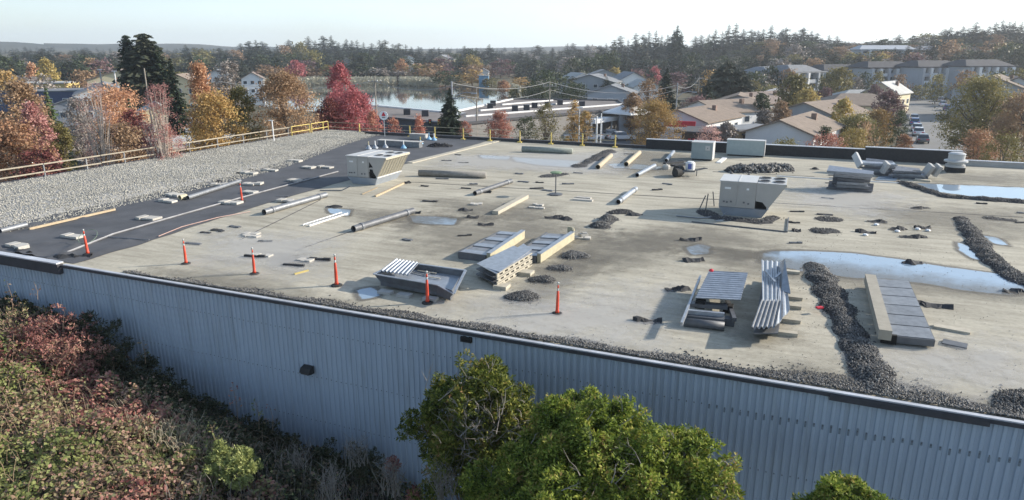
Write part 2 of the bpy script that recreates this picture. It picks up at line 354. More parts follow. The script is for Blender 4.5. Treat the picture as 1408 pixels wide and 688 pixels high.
# ------------------------------------------------------------ the warehouse
U0, U1, V0, V1 = -46., 34., 17.5, 60.3
WH = thing('warehouse', 'long blue-grey corrugated metal warehouse with flat roof filling the foreground', 'building', R(0, V0, 0), -A)
def wl(u, v, z): return Vector((u, v - V0, z))                  # warehouse local
mb = MB(); mb.box(wl((U0 + U1) / 2, (V0 + V1) / 2, -.1) + Vector((0, .03, 0)), (U1 - U0, V1 - V0 - .1, .2)); mb.build('roof_deck', M_roof, WH)
mb = MB()
for a, b in ((U0, U1),):
    mb.box(wl((a + b) / 2, V1 - .2, -3.4), (b - a - .4, .2, 6.2)); mb.box(wl(U0 + .2, (V0 + V1) / 2, -3.4), (.2, V1 - V0 - .8, 6.2)); mb.box(wl(U1 - .2, (V0 + V1) / 2, -3.4), (.2, V1 - V0 - .8, 6.2))
mb.build('wall', M_sid, WH)
# corrugated panels, one metre each, five ribs
mb = MB(); p = .2; prof = []
for k in range(5):
    x = k * p; prof += [(x, 0), (x + .085, 0), (x + .105, -.04), (x + .18, -.04)]
prof.append((1.0, 0))
vs = [(x, y, z) for z in (-6.6, -.08) for x, y in prof]; n = len(prof)
mb.add(vs, [(i, i + 1, n + i + 1, n + i) for i in range(n - 1)])
sp = mb.build('siding_panel', M_sid, WH); sp.location = (U0, 0, 0)
for i in range(1, int(U1 - U0)):
    c = sp.copy(); COL.objects.link(c); c.parent = WH; c.location = (U0 + i, random.uniform(-.004, .004), 0)
mb = MB()
for i in range(int((U1 - U0) * 5)):                            # fastener rows and short rust marks in the valleys
    for z in (-.95, -2.6, -4.3):
        x = U0 + i * .2 + .14; mb.box(wl(x, V0 - .044, z + .01 * math.sin(i)), (.028, .012, .03))
o = mb.build('fasteners', M_dullst, WH); o['kind'] = 'stuff'
mb = MB()
for i in range(46):
    x = U0 + int((44.5 + i * .2) * 5) / 5 + .14; mb.box(wl(x, V0 - .042, -.95 - .1 * random.random()), (.05, .006, .1 + .12 * random.random()))
o = mb.build('rust_mark', pm('faint_rust', (.21, .25, .29), .7), WH); o['kind'] = 'stuff'
mb = MB(); mb.box(wl((-26.5 + U1) / 2, V0 - .01, .02), (U1 + 26.5, .13, .04)); mb.build('cap_flashing', M_cap, WH)
mb = MB(); mb.box(wl((-27.3 + U1) / 2, V0 - .085, -.045), (U1 + 27.3, .03, .10)); mb.build('cap_drip_edge', M_dark, WH)
mb = MB(); mb.box(wl((U0 - 26.6) / 2, V0 - .12, -.14), (U0 * -1 - 26.6, .2, .42)); mb.build('gutter', M_dark, WH)
mb = MB(); mb.box(wl((U0 - 26.6) / 2, V0 - .1, .10), (U0 * -1 - 26.6, .3, .05)); mb.build('gutter_cap', M_cap, WH)
mb = MB(); mb.box(wl(3.1, V0 - .1, -.10), (3.4, .06, .15)); mb.build('gutter_patch', M_dark, WH)
# parapets: back, tall piece, left kerb
def para(name, u0, u1, v, h, th, m, cap=M_cap, z0=0.):
    mb = MB(); mb.box(wl((u0 + u1) / 2, v, (h + z0) / 2), (u1 - u0, th, h - z0)); o = mb.build(name, m, WH)
    mb = MB(); mb.box(wl((u0 + u1) / 2, v, h + .025), (u1 - u0, th + .1, .05)); mb.build('parapet_cap', cap, o); return o
para('parapet', U0, -12.2, V1, .22, .3, M_dark, M_dark)
para('parapet', -12.19, 4.9, V1, .82, .3, M_black)
para('parapet', 4.91, 11.4, V1, 1.0, .3, M_black)
para('parapet', 11.41, U1, V1, .35, .3, M_conc)
mb = MB(); mb.box(wl(U0 + .1, (V0 + V1) / 2, .1), (.25, V1 - V0 - .5, .3)); mb.build('edge_kerb', M_dark, WH)
mb = MB(); mb.box(wl(U0 + 1.9, V1 - .9, .12), (3., .5, .35)); mb.build('cant_strip', M_woodp, WH)
# seams in the roofing
Mi = (Matrix.Translation(R(0, V0, 0)) @ Matrix.Rotation(-A, 4, 'Z')).inverted()
for (x0, y0, x1, y1) in ((556, 250, 1408, 299), (440, 275, 330, 330), (580, 212, 640, 196), (405, 345, 500, 312), (980, 236, 1120, 243)):
    mb = MB(); a = at(x0, y0, .012); b = at(x1, y1, .012); k = max(3, int((b - a).length / 1.5)); pts = []
    for i in range(k + 1): pts.append(a.lerp(b, i / k) + Vector((random.uniform(-.03, .03), random.uniform(-.03, .03), 0)))
    for i in range(k): mb.beam(pts[i], pts[i + 1], .04, .014)
    mb.v = [tuple(Mi @ Vector(q)) for q in mb.v]; mb.build('lap_seam', M_dark, WH)

def smoothdist(P, poly):                                        # signed distance, + inside
    n = len(poly); d = np.full(len(P), 1e9); ins = np.zeros(len(P), bool)
    for i in range(n):
        a = poly[i]; b = poly[(i + 1) % n]; e = b - a; w_ = P - a
        t = np.clip((w_ @ e) / (e @ e + 1e-9), 0, 1); q = w_ - t[:, None] * e
        d = np.minimum(d, np.hypot(q[:, 0], q[:, 1]))
        c = ((a[1] > P[:, 1]) != (b[1] > P[:, 1])) & (P[:, 0] < (b[0] - a[0]) * (P[:, 1] - a[1]) / (b[1] - a[1] + 1e-12) + a[0])
        ins ^= c
    return np.where(ins, d, -d)
PZ = [.003]
def patch(name, pxpoly, m, soft=.8, cell=.25, kind='structure', lab=None):
    PZ[0] += .0012; z = PZ[0]
    poly = np.array([tuple(at(x, y, 0).xy) for x, y in pxpoly]); lo = poly.min(0) - soft; hi = poly.max(0) + soft
    nx = int((hi[0] - lo[0]) / cell) + 2; ny = int((hi[1] - lo[1]) / cell) + 2
    X, Y = np.meshgrid(lo[0] + np.arange(nx) * cell, lo[1] + np.arange(ny) * cell)
    P = np.stack([X.ravel(), Y.ravel()], 1); s_ = smoothdist(P, poly); e = np.clip(.5 + s_ / soft * .5, 0, 1)
    I = np.arange(nx * ny).reshape(ny, nx); Q = np.stack([I[:-1, :-1], I[:-1, 1:], I[1:, 1:], I[1:, :-1]], -1).reshape(-1, 4)
    Q = Q[e[Q].max(1) > .02]
    uvv = P[:, 0] * math.sin(A) + P[:, 1] * math.cos(A); Q = Q[uvv[Q].min(1) > V0 + .15]
    used = np.unique(Q); mp = np.zeros(nx * ny, int); mp[used] = np.arange(len(used))
    V = np.column_stack([P[used], np.full(len(used), z)])
    o = npmesh(name, V, mp[Q], m); a = o.data.attributes.new('edge', 'FLOAT', 'POINT'); a.data.foreach_set('value', e[used].astype(np.float32))
    return tag(o, kind=kind)
patch('puddle', [(1062, 347), (1110, 346), (1180, 350), (1240, 358), (1300, 368), (1370, 377), (1420, 386), (1420, 400), (1380, 404), (1330, 399), (1270, 389), (1220, 383), (1180, 382), (1110, 374), (1080, 367), (1050, 361), (1048, 350)], M_pud, .55)
patch('puddle', [(945, 341), (962, 337), (975, 340), (972, 349), (952, 350)], M_pud, .4)
patch('damp_and_reflection', [(965, 340), (1060, 346), (1066, 360), (1000, 357), (970, 352)], M_damprefl, .5, .2)  # cooling unit's dark reflection painted as a patch between the puddles
patch('damp_and_reflection', [(975, 341), (1050, 347), (1056, 358), (1000, 355)], M_damprefl, .4, .2)  # inner layer deepening the same painted reflection
patch('puddle', [(1266, 253), (1408, 259), (1440, 262), (1440, 276), (1408, 274), (1330, 269), (1285, 263)], M_pud, .8)
patch('puddle', [(566, 298), (600, 299), (626, 301), (622, 309), (590, 308), (570, 306)], M_pud, .5)
patch('puddle', [(452, 287), (481, 289), (479, 297), (455, 293)], M_pud, .4)
patch('puddle', [(706, 217), (795, 222), (786, 230), (740, 227), (712, 222)], M_pud, .8)
patch('puddle', [(838, 226), (862, 225), (908, 230), (900, 234), (846, 231)], M_pud, .6)
patch('puddle', [(1352, 324), (1372, 328), (1385, 338), (1370, 336)], M_pud, .4)
patch('puddle', [(1318, 334), (1332, 340), (1350, 358), (1338, 356), (1322, 345)], M_pud, .4)
patch('puddle', [(660, 214), (700, 216), (698, 220), (664, 218)], M_pud, .5)
patch('puddle', [(1210, 243), (1235, 243), (1230, 249), (1205, 248)], M_pud, .4)
patch('puddle', [(492, 400), (512, 396), (520, 408), (500, 412)], M_pud, .4)  # no standing water: the tray's cast shadow painted as a patch
for poly, s_ in (([(860, 318), (980, 312), (1075, 338), (960, 345), (880, 345), (850, 330)], 1.6), ([(480, 288), (560, 292), (640, 300), (560, 312), (500, 305)], 1.2),
                 ([(560, 310), (740, 300), (830, 330), (800, 360), (600, 350)], 2.5), ([(820, 325), (930, 325), (900, 360), (800, 370)], 1.8),
                 ([(600, 275), (760, 285), (740, 300), (620, 297)], 1.6), ([(1200, 285), (1408, 290), (1408, 330), (1240, 310)], 2.5), ([(640, 292), (690, 296), (665, 305)], 1.),
                 ([(1300, 240), (1408, 240), (1408, 255), (1290, 250)], 2.), ([(940, 350), (1110, 358), (1420, 402), (1420, 416), (1250, 400), (1060, 380)], 1.2),
                 ([(380, 352), (418, 350), (420, 362), (385, 365)], .6), ([(730, 370), (800, 350), (830, 355), (760, 420), (700, 420)], 1.), ([(1040, 440), (1090, 460), (1020, 470)], .9),
                 ([(860, 205), (960, 215), (940, 245), (850, 235)], 1.5), ([(200, 372), (330, 380), (500, 425), (480, 432), (300, 400)], .9), ([(1100, 500), (1408, 560), (1408, 590), (1000, 520)], .9)):
    patch('damp_and_reflection', poly, M_damprefl, s_, .35)
for poly, s_ in (([(640, 420), (900, 400), (900, 480), (700, 470)], 2.5), ([(1220, 480), (1408, 480), (1408, 540), (1230, 520)], 2.), ([(300, 320), (460, 330), (420, 380), (280, 360)], 2.), ([(860, 210), (620, 215), (600, 230), (850, 240)], 2.), ([(1100, 250), (1250, 270), (1200, 300), (1090, 280)], 2.5)):
    patch('dusty_patch', poly, M_dust, s_, .4)

# black membrane strip with wrinkles
def memb_l(v): return -34.6 - 5.2 * ss(v, 34, 60)
def memb_r(v): return -26.2 - .9 * ss(v, 17, 32) + .25 * mn.noise(Vector((v * .6, 3, 0)))
vsn = [17.75 + i * .22 for i in range(int((59.9 - 17.75) / .22) + 1)]; usn = [i / 44 for i in range(45)]
def mfn(t, v):
    u = memb_l(v) - .7 + (memb_r(v) - memb_l(v) + .7) * t
    h = .035 + .02 * mn.noise(Vector((u * .5, v * .5, 0)))
    wr = 1 - ss(v, 17.6, 27); h += max(0, mn.noise(Vector((u * 1.6, v * 1.1, 5)))) ** 2 * (.05 + .35 * wr)
    if t > .97: h = .015
    return tuple(R(u, v, h))
gm = gridmesh('roof_underlay', usn, vsn, mfn, pm('underlay_sheet', (.088, .09, .097), .75, 0, .25, .5, .15, 5)); tag(gm, 'dark grey underlay sheet laid along the gravel side of the roof', 'roofing sheet')
# white chalk-like laps on the underlay, slack cords
def cord(pts, r, m, label, cat, name, sag=.0):
    mb = MB(); P3 = [at(x, y, .05 + r) for x, y in pts]; mb.tube(P3, r, 5); o = mb.build(name, m, org=P3[0]); return tag(o, label, cat)
M_lap = pm('grey_lap_tape', (.26, .26, .27), .7, 0, .3, 2)
cord([(92, 347), (155, 322), (225, 302), (285, 285), (360, 264), (465, 236)], .045, M_lap, 'pale chalky lap seam strip running along middle of the dark underlay', 'strip', 'seam_strip')
cord([(218, 325), (250, 312), (300, 299), (344, 291)], .018, pm('pink_cord', (.45, .30, .26), .7), 'pinkish cord along the edge between dark underlay and pale roof', 'cord', 'cord')
cord([(128, 323), (160, 327), (205, 330)], .02, M_lap, 'thin grey cord trailing right of the leftmost orange post', 'cord', 'cord')
mb = MB(); q = at(122, 333, .08); mb.tube([q + Vector((math.cos(t) * .38, math.sin(t) * .38, .25 + .22 * math.sin(t))) for t in [i * math.pi / 8 for i in range(17)]], .012, 5)
tag(mb.build('hose_loop', pm('green_hose', (.16, .22, .16), .6), org=q), 'thin green hose loop hanging by the leftmost orange post', 'hose')

a = at(563, 224, .03); b = at(688, 193, .03); mb = MB(); mb.beam(a, b, .55, .06); tag(mb.build('pale_edge_strip', M_woodp, org=a), 'wide pale strip between the far underlay and the roof behind the left cooling unit', 'strip')
# ------------------------------------------------------------ stones
OCT = np.array([(1, 0, 0), (-1, 0, 0), (0, 1, 0), (0, -1, 0), (0, 0, 1), (0, 0, -1)], float)
OF = np.array([(0, 2, 4), (2, 1, 4), (1, 3, 4), (3, 0, 4), (2, 0, 5), (1, 2, 5), (3, 1, 5), (0, 3, 5)])
def stones(P, s0, s1):
    n = len(P); s_ = RNG.uniform(s0, s1, (n, 1, 1)) * RNG.uniform(.6, 1.3, (n, 6, 1)); a = RNG.uniform(0, 6.28, n)
    V = OCT[None] * s_ * RNG.uniform(.55, 1.1, (n, 1, 3)); ca, sa = np.cos(a)[:, None], np.sin(a)[:, None]
    V = np.stack([V[..., 0] * ca - V[..., 1] * sa, V[..., 0] * sa + V[..., 1] * ca, V[..., 2]], -1) + P[:, None, :]
    return V.reshape(-1, 3), (OF[None] + (np.arange(n) * 6)[:, None, None]).reshape(-1, 3)
def RA(U_, V_, Z_): return np.column_stack([U_ * math.cos(A) + V_ * math.sin(A), -U_ * math.sin(A) + V_ * math.cos(A), Z_])
# pale gravel field along the left edge
def gh(u, v):
    l = memb_l(v) - .35; e = min(1, max(0, (l - u) / 1.2)); return -.02 + .24 * e + .05 * mn.noise(Vector((u * .5, v * .5, 0)))
o = gridmesh('gravel_bed', [i / 30 for i in range(31)], [17.8 + i * .5 for i in range(84)],
         lambda t, v: tuple(R(U0 + .35 + (memb_l(v) - .3 - U0 - .35) * t, v, gh(U0 + .35 + (memb_l(v) - .3 - U0 - .35) * t, v))), pm('gravel_base', (.28, .275, .26), .95, 0, .3, 6, .5, 20))
tag(o, kind='structure')
n = 46000; v_ = 17.8 + (60 - 17.8) * RNG.random(n) ** .9; lim = np.array([memb_l(a) for a in v_]); u_ = U0 + .3 + (lim + .1 - U0 - .3) * RNG.random(n)
m_ = RNG.random(n) < .05; u_[m_] = lim[m_] + RNG.random(m_.sum()) * .9
z_ = np.array([max(.03, gh(a, b)) for a, b in zip(u_, v_)]) + .02
V, Q = stones(RA(u_, v_, z_), .026, .062); tag(npmesh('gravel', V, Q, M_stoneL, k=3), 'pale grey ballast gravel spread along the railed left edge of the roof', 'gravel', kind='stuff')
# dark gravel line behind the near edge
n = 15000; u_ = -23.5 + 31.5 * RNG.random(n) ** .8; wd = .2 + .38 * np.clip((u_ + 24) / 12, 0, 1) + .15 * np.sin(u_ * 2.1) + .7 * np.exp(-((u_ - 2.5) / 1.6) ** 2)
s_ = RNG.random(n) ** 1.3 + (RNG.random(n) < .06) * RNG.random(n) * .8; v_ = V0 + .14 + wd * s_ * .9; z_ = .06 * np.clip(1 - s_, 0, 1) + .01
V, Q = stones(RA(u_, v_, z_), .02, .05); tag(npmesh('gravel', V, Q, M_stoneD, k=3), 'line of dark loose gravel swept behind the near roof edge', 'gravel', kind='stuff')
n = 2200; u_ = RNG.uniform(-14, 8, n); v_ = RNG.uniform(17.7, 34, n)
V, Q = stones(RA(u_, v_, np.full(n, .01)), .008, .02); tag(npmesh('grit', V, Q, M_stoneD, k=3), 'scattered dark grit over the pale roof', 'gravel', kind='stuff')

def heap(px, w_, h, n, label, name='gravel_pile', cat='gravel pile', m=M_stoneD, mh=M_heap, s0=.014, s1=.042):
    P3 = [at(x, y, 0) for x, y in px]; org = P3[0].copy()
    if len(P3) == 1: P3 = [P3[0] - Vector((w_ * .15, 0, 0)), P3[0] + Vector((w_ * .15, 0, 0))]
    L = [0]
    for i in range(1, len(P3)): L.append(L[-1] + (P3[i] - P3[i - 1]).length)
    T = L[-1]
    def pos(t):
        t = max(0, min(T, t))
        for i in range(1, len(L)):
            if t <= L[i] + 1e-9:
                f = (t - L[i - 1]) / (L[i] - L[i - 1] + 1e-9); d = (P3[i] - P3[i - 1]).normalized(); return P3[i - 1].lerp(P3[i], f), d
    sd_ = random.random() * 50
    def prof(t, s):
        e0 = max(0, -t) / w_; e1 = max(0, t - T) / w_
        wl_ = w_ * (.85 + .45 * mn.noise(Vector((t * 1.1, sd_, 0))))
        q = (s / wl_) ** 2 + (e0 + e1) ** 2
        hh_ = h * (.8 + .6 * mn.noise(Vector((t * 1.7, sd_, s * 1.5))))
        return hh_ * max(0, 1 - q) ** .8 if q < 1 else 0, q
    mb = MB(); nt_ = max(6, int((T + 2 * w_) / (w_ * .3))); ns = 9; g = []
    for i in range(nt_ + 1):
        t = -w_ + (T + 2 * w_) * i / nt_; c, d = pos(t); ex = t - max(0, min(T, t)); nrm = Vector((-d.y, d.x, 0))
        for j in range(ns):
            s = (j / (ns - 1) * 2 - 1) * w_; z, q = prof(t, s); g.append(c + d * ex + nrm * s + Vector((0, 0, z * .92 - (.03 if q > .9 else .0))))
    mb.add(g, [(i * ns + j, i * ns + j + 1, (i + 1) * ns + j + 1, (i + 1) * ns + j) for i in range(nt_) for j in range(ns - 1)])
    T1 = thing(name, label, cat, org); mb.build('heap', mh, T1, True, org=org)
    pts = []
    while len(pts) < n:
        t = random.uniform(-w_, T + w_); s = random.gauss(0, .62) * w_; z, q = prof(t, s)
        if q > 1 and random.random() > .25 / q ** 2: continue
        c, d = pos(t); ex = t - max(0, min(T, t)); p_ = c + d * ex + Vector((-d.y, d.x, 0)) * s; pts.append((p_.x - org.x, p_.y - org.y, z + random.uniform(0, .02)))
    V, Q = stones(np.array(pts), s0, s1); o = npmesh('loose_stones', V, Q, m, k=3, parent=T1); o['kind'] = 'stuff'
    return T1
heap([(718, 410)], .55, .19, 1700, 'dark gravel pile nearest the near edge, left of the orange post')
heap([(745, 386)], .45, .15, 1100, 'small dark gravel pile second from the near edge beside the panel stack')
heap([(770, 370)], .45, .15, 1100, 'dark gravel pile third from the near edge, right of the panel stack')
heap([(792, 353)], .55, .2, 1300, 'farthest of the four gravel piles right of the panel stacks')
heap([(826, 311), (836, 303)], .6, .28, 1600, 'tall dark gravel pile left of the cooling unit puddle shadow')
heap([(845, 293), (860, 292)], .4, .15, 300, 'low dark gravel pile just behind the tall one')
heap([(1120, 368), (1135, 392), (1150, 420), (1163, 445), (1178, 475), (1195, 505), (1205, 530)], .56, .2, 9000, 'long dark gravel windrow running from the puddle to the near roof edge', 'gravel_windrow', 'gravel ridge')
heap([(1322, 303), (1338, 325), (1350, 345), (1372, 365), (1400, 385), (1440, 400)], .52, .2, 4500, 'dark gravel windrow at right crossing the puddle end', 'gravel_windrow', 'gravel ridge')
heap([(1240, 252), (1275, 263), (1300, 271), (1350, 275), (1410, 279), (1450, 282)], .42, .18, 2200, 'low dark gravel windrow along the far right puddle', 'gravel_windrow', 'gravel ridge')
heap([(1395, 560), (1420, 552)], .6, .16, 1800, 'dark gravel pile at the lower right corner of the roof')
heap([(1140, 302)], .62, .1, 300, 'flat dark gravel patch behind another, right of the cooling unit')
heap([(1134, 318)], .62, .1, 300, 'flat dark gravel patch in front of its twin, right of the cooling unit')
heap([(750, 243), (772, 240)], .6, .08, 300, 'thin dark gravel patch around the tripod vent')
heap([(795, 230), (820, 218), (838, 209)], .7, .2, 700, 'dark rubble ridge left of the cardboard tubes')
heap([(1015, 236), (1040, 236), (1075, 234)], .9, .5, 1100, 'black rubble heap behind the right cooling unit', 'rubble_heap', 'rubble', s0=.06, s1=.16)
heap([(598, 202), (612, 202)], .7, .3, 200, 'crumpled black tarpaulin heap on the underlay near the back rail', 'tarpaulin', 'tarp', M_black, M_black, .05, .12)
heap([(1365, 301), (1385, 303)], .5, .08, 150, 'thin gravel smear left of the right frame edge behind the windrow')

# ------------------------------------------------------------ orange delineator posts
def make_post():
    T1 = thing('delineator_post', 'x', 'traffic post')
    mb = MB(); mb.lathe([(.19, 0), (.19, .03), (.14, .05), (.07, .055)], 14); mb.build('base', M_rubb, T1)
    mb = MB(); mb.lathe([(.066, .05), (.066, .12), (.055, .14), (.05, .45), (.040, .78), (.026, .8)], 12); mb.build('post', M_org, T1, True)
    mb = MB(); mb.lathe([(.028, .79), (.028, .88)], 10); mb.build('reflective_band', M_refl, T1, True)
    mb = MB(); mb.lathe([(.027, .88), (.027, 1.0)], 10); mb.build('band', M_org, T1, True)
    mb = MB(); mb.lathe([(.028, 1.0), (.028, 1.05), (.036, 1.06), (.036, 1.08)], 10); mb.build('cap', M_refl, T1, True)
    return T1
pp = None
for i, (x, y, lb, tl) in enumerate([(121, 350, 'orange delineator post on the dark underlay, nearest the left frame edge', -.02), (333, 277, 'farthest orange delineator post, standing on the dark underlay beside a grey pipe', -.02),
        (256, 363, 'orange delineator post on pale roof between the underlay and two other posts', -.03), (350, 377, 'fourth orange delineator post from the left, in front of a dark roofing scrap', -.01),
        (463, 393, 'orange delineator post just left of the upturned metal tray', 0), (588, 417, 'orange delineator post standing against the front of the metal tray', 0), (766, 432, 'orange delineator post beside the small gravel piles, rightmost of all', .02)]):
    o = pp if i else make_post()
    if i: o = copy_tree(pp)
    else: pp = o
    o['label'] = lb; o['group'] = 'orange delineator posts on the roof'; o.location = at(x, y, .05 if i < 2 else 0); o.rotation_euler = (0, tl, i * 1.1)
    k = (1, 1.02, .96, .97, 1.1, 1.05, 1.)[i]; o.scale = (k, k, k)

# ------------------------------------------------------------ pipes, rolls, boards
def bar(x0, y0, x1, y1, r, m, label, cat, name, hollow=True, z=0., inner=M_hole, couplings=0, groups=None):
    a = at(x0, y0, z + r); b = at(x1, y1, z + r); T1 = thing(name, label, cat, Vector((a.x, a.y, z)), 0, groups); org = T1.location
    mb = MB(); mb.tube([a, b], r, 14, caps=not hollow)
    if hollow:
        mb.tube([a, b], r * .88, 14, caps=False)
        for e in (a, b):
            d = (b - a).normalized(); x = d.cross(Vector((0, 0, 1))).normalized(); yv = x.cross(d)
            ring = [[e + (x * math.cos(t) + yv * math.sin(t)) * rr for t in [k * 2 * math.pi / 14 for k in range(14)]] for rr in (r, r * .88)]
            mb.add(ring[0] + ring[1], [(k, (k + 1) % 14, 14 + (k + 1) % 14, 14 + k) for k in range(14)])
    mb.build(name + '_body' if not hollow else 'pipe_wall', m, T1, True, org=org)
    if hollow:
        mb = MB(); d = (b - a).normalized(); mb.tube([a + d * .15, b - d * .15], r * .86, 12); mb.build('dark_inside', inner, T1, org=org)
    for k in range(couplings):
        t = .12 + .76 * k / max(1, couplings - 1) if couplings > 1 else .1
        c = a.lerp(b, t); d = (b - a).normalized(); mb = MB(); mb.tube([c - d * .09, c + d * .09], r * 1.12, 14); mb.build('coupling', M_galv2, T1, True, org=org)
    return T1
bar(576, 238, 668, 241, .21, M_roll, 'long grey-tan roofing roll lying behind the left cooling unit', 'roofing roll', 'roofing_roll', hollow=False)
bar(718, 205, 787, 208, .24, M_rollg, 'green-grey roofing roll near the back edge', 'roofing roll', 'roofing_roll', hollow=False)
bar(653, 266, 703, 249, .14, M_dullst, 'dark steel pipe pointing away, right of the roofing roll', 'pipe', 'steel_pipe', couplings=2)
bar(363, 292, 448, 268, .16, M_galv2, 'long grey pipe along the edge between underlay and pale roof', 'pipe', 'steel_pipe', couplings=2)
bar(486, 315, 568, 290, .16, M_dullst, 'long dark pipe beside the small blue puddle', 'pipe', 'steel_pipe', couplings=2)
bar(850, 278, 874, 260, .15, M_galv, 'short bright steel pipe in the middle of the roof', 'pipe', 'steel_pipe', couplings=2)
bar(876, 241, 900, 228, .15, M_galv, 'short steel pipe between the cardboard tubes and the small machine', 'pipe', 'steel_pipe')
bar(916, 221, 926, 209, .15, M_galv, 'short steel pipe left of the small grey box', 'pipe', 'steel_pipe')
bar(822, 230, 840, 214, .18, M_card, 'tan cardboard tube beside the dark rubble ridge', 'tube', 'cardboard_tube', inner=M_hole)
bar(861, 226, 879, 210, .18, M_card, 'tan cardboard tube standing second from the dark rubble ridge', 'tube', 'cardboard_tube', inner=M_hole)
bar(258, 272, 330, 249, .12, M_galv2, 'grey pipe on the gravel side of the dark underlay, behind the far orange post', 'pipe', 'steel_pipe', z=.05)
bar(0, 318, 36, 309, .12, M_galv2, 'grey pipe at the left frame edge on the dark underlay', 'pipe', 'steel_pipe', z=.05)
bar(247, 272, 256, 270, .14, M_cream, 'short cream pipe stub at the end of the grey pipe', 'pipe', 'pipe_stub', z=.05)
def board(x0, y0, x1, y1, w_, h_, m, label, cat='board', name='board', z=0., z1=None, parent=None):
    a = at(x0, y0, z + h_ / 2); b = at(x1, y1, (z if z1 is None else z1) + h_ / 2); mb = MB(); mb.beam(a, b, w_, h_)
    return tag(mb.build(name, m, org=a), label, cat)
board(516, 270, 555, 252, .12, .09, M_wood, 'long timber board lying in front of the left cooling unit', 'timber board')
board(498, 267, 519, 258, .06, .06, M_wood, 'thin timber strip resting by the curb of the left cooling unit', 'timber board', z1=.25)
board(40, 315, 158, 288, .10, .10, M_wood, 'long timber board at the gravel side of the dark underlay', 'timber board', z=.06)
board(681, 293, 723, 270, .34, .2, M_woodp, 'pale square timber bundle lying between the pipes', 'timber bundle')
board(1284, 448, 1334, 457, .30, .07, M_woodp, 'pale plank right of the steel deck section', 'plank')
board(1296, 470, 1330, 477, .38, .06, M_dullst, 'dark grey slab right of the steel deck section', 'slab')
board(1015, 258, 1021, 250, .1, .08, M_woodp, 'short pale timber left behind the right cooling unit', 'timber board')
board(1007, 258, 1016, 247, .1, .08, M_woodp, 'short pale timber second from the right cooling unit', 'timber board')
board(788, 274, 815, 276, .3, .08, M_slab, 'pale slab lying right of the tripod vent', 'slab')
board(405, 377, 424, 372, .08, .05, M_yel, 'small yellow timber strip left of the fifth orange post', 'timber strip')
board(1068, 242, 1150, 247, .07, .06, M_white, 'thin white pipe running right from behind the right cooling unit', 'pipe', 'thin_pipe')
board(1150, 247, 1240, 252, .07, .06, M_white, 'thin white pipe running past the stacked panels', 'pipe', 'thin_pipe')
# white ladder-like strip
a = at(421, 310, .05); b = at(474, 293, .05); T1 = thing('ladder', 'white ladder lying flat near the small puddles', 'ladder', a); d = (b - a).normalized(); s_ = Vector((-d.y, d.x, 0)) * .2
for sg in (-1, 1):
    mb = MB(); mb.beam(a + s_ * sg, b + s_ * sg, .04, .07); mb.build('side_rail', M_white, T1, org=a)
k = 12
for i in range(k):
    c = a.lerp(b, (i + .5) / k); mb = MB(); mb.beam(c - s_, c + s_, .035, .035); mb.build('rung', M_white, T1, org=a)

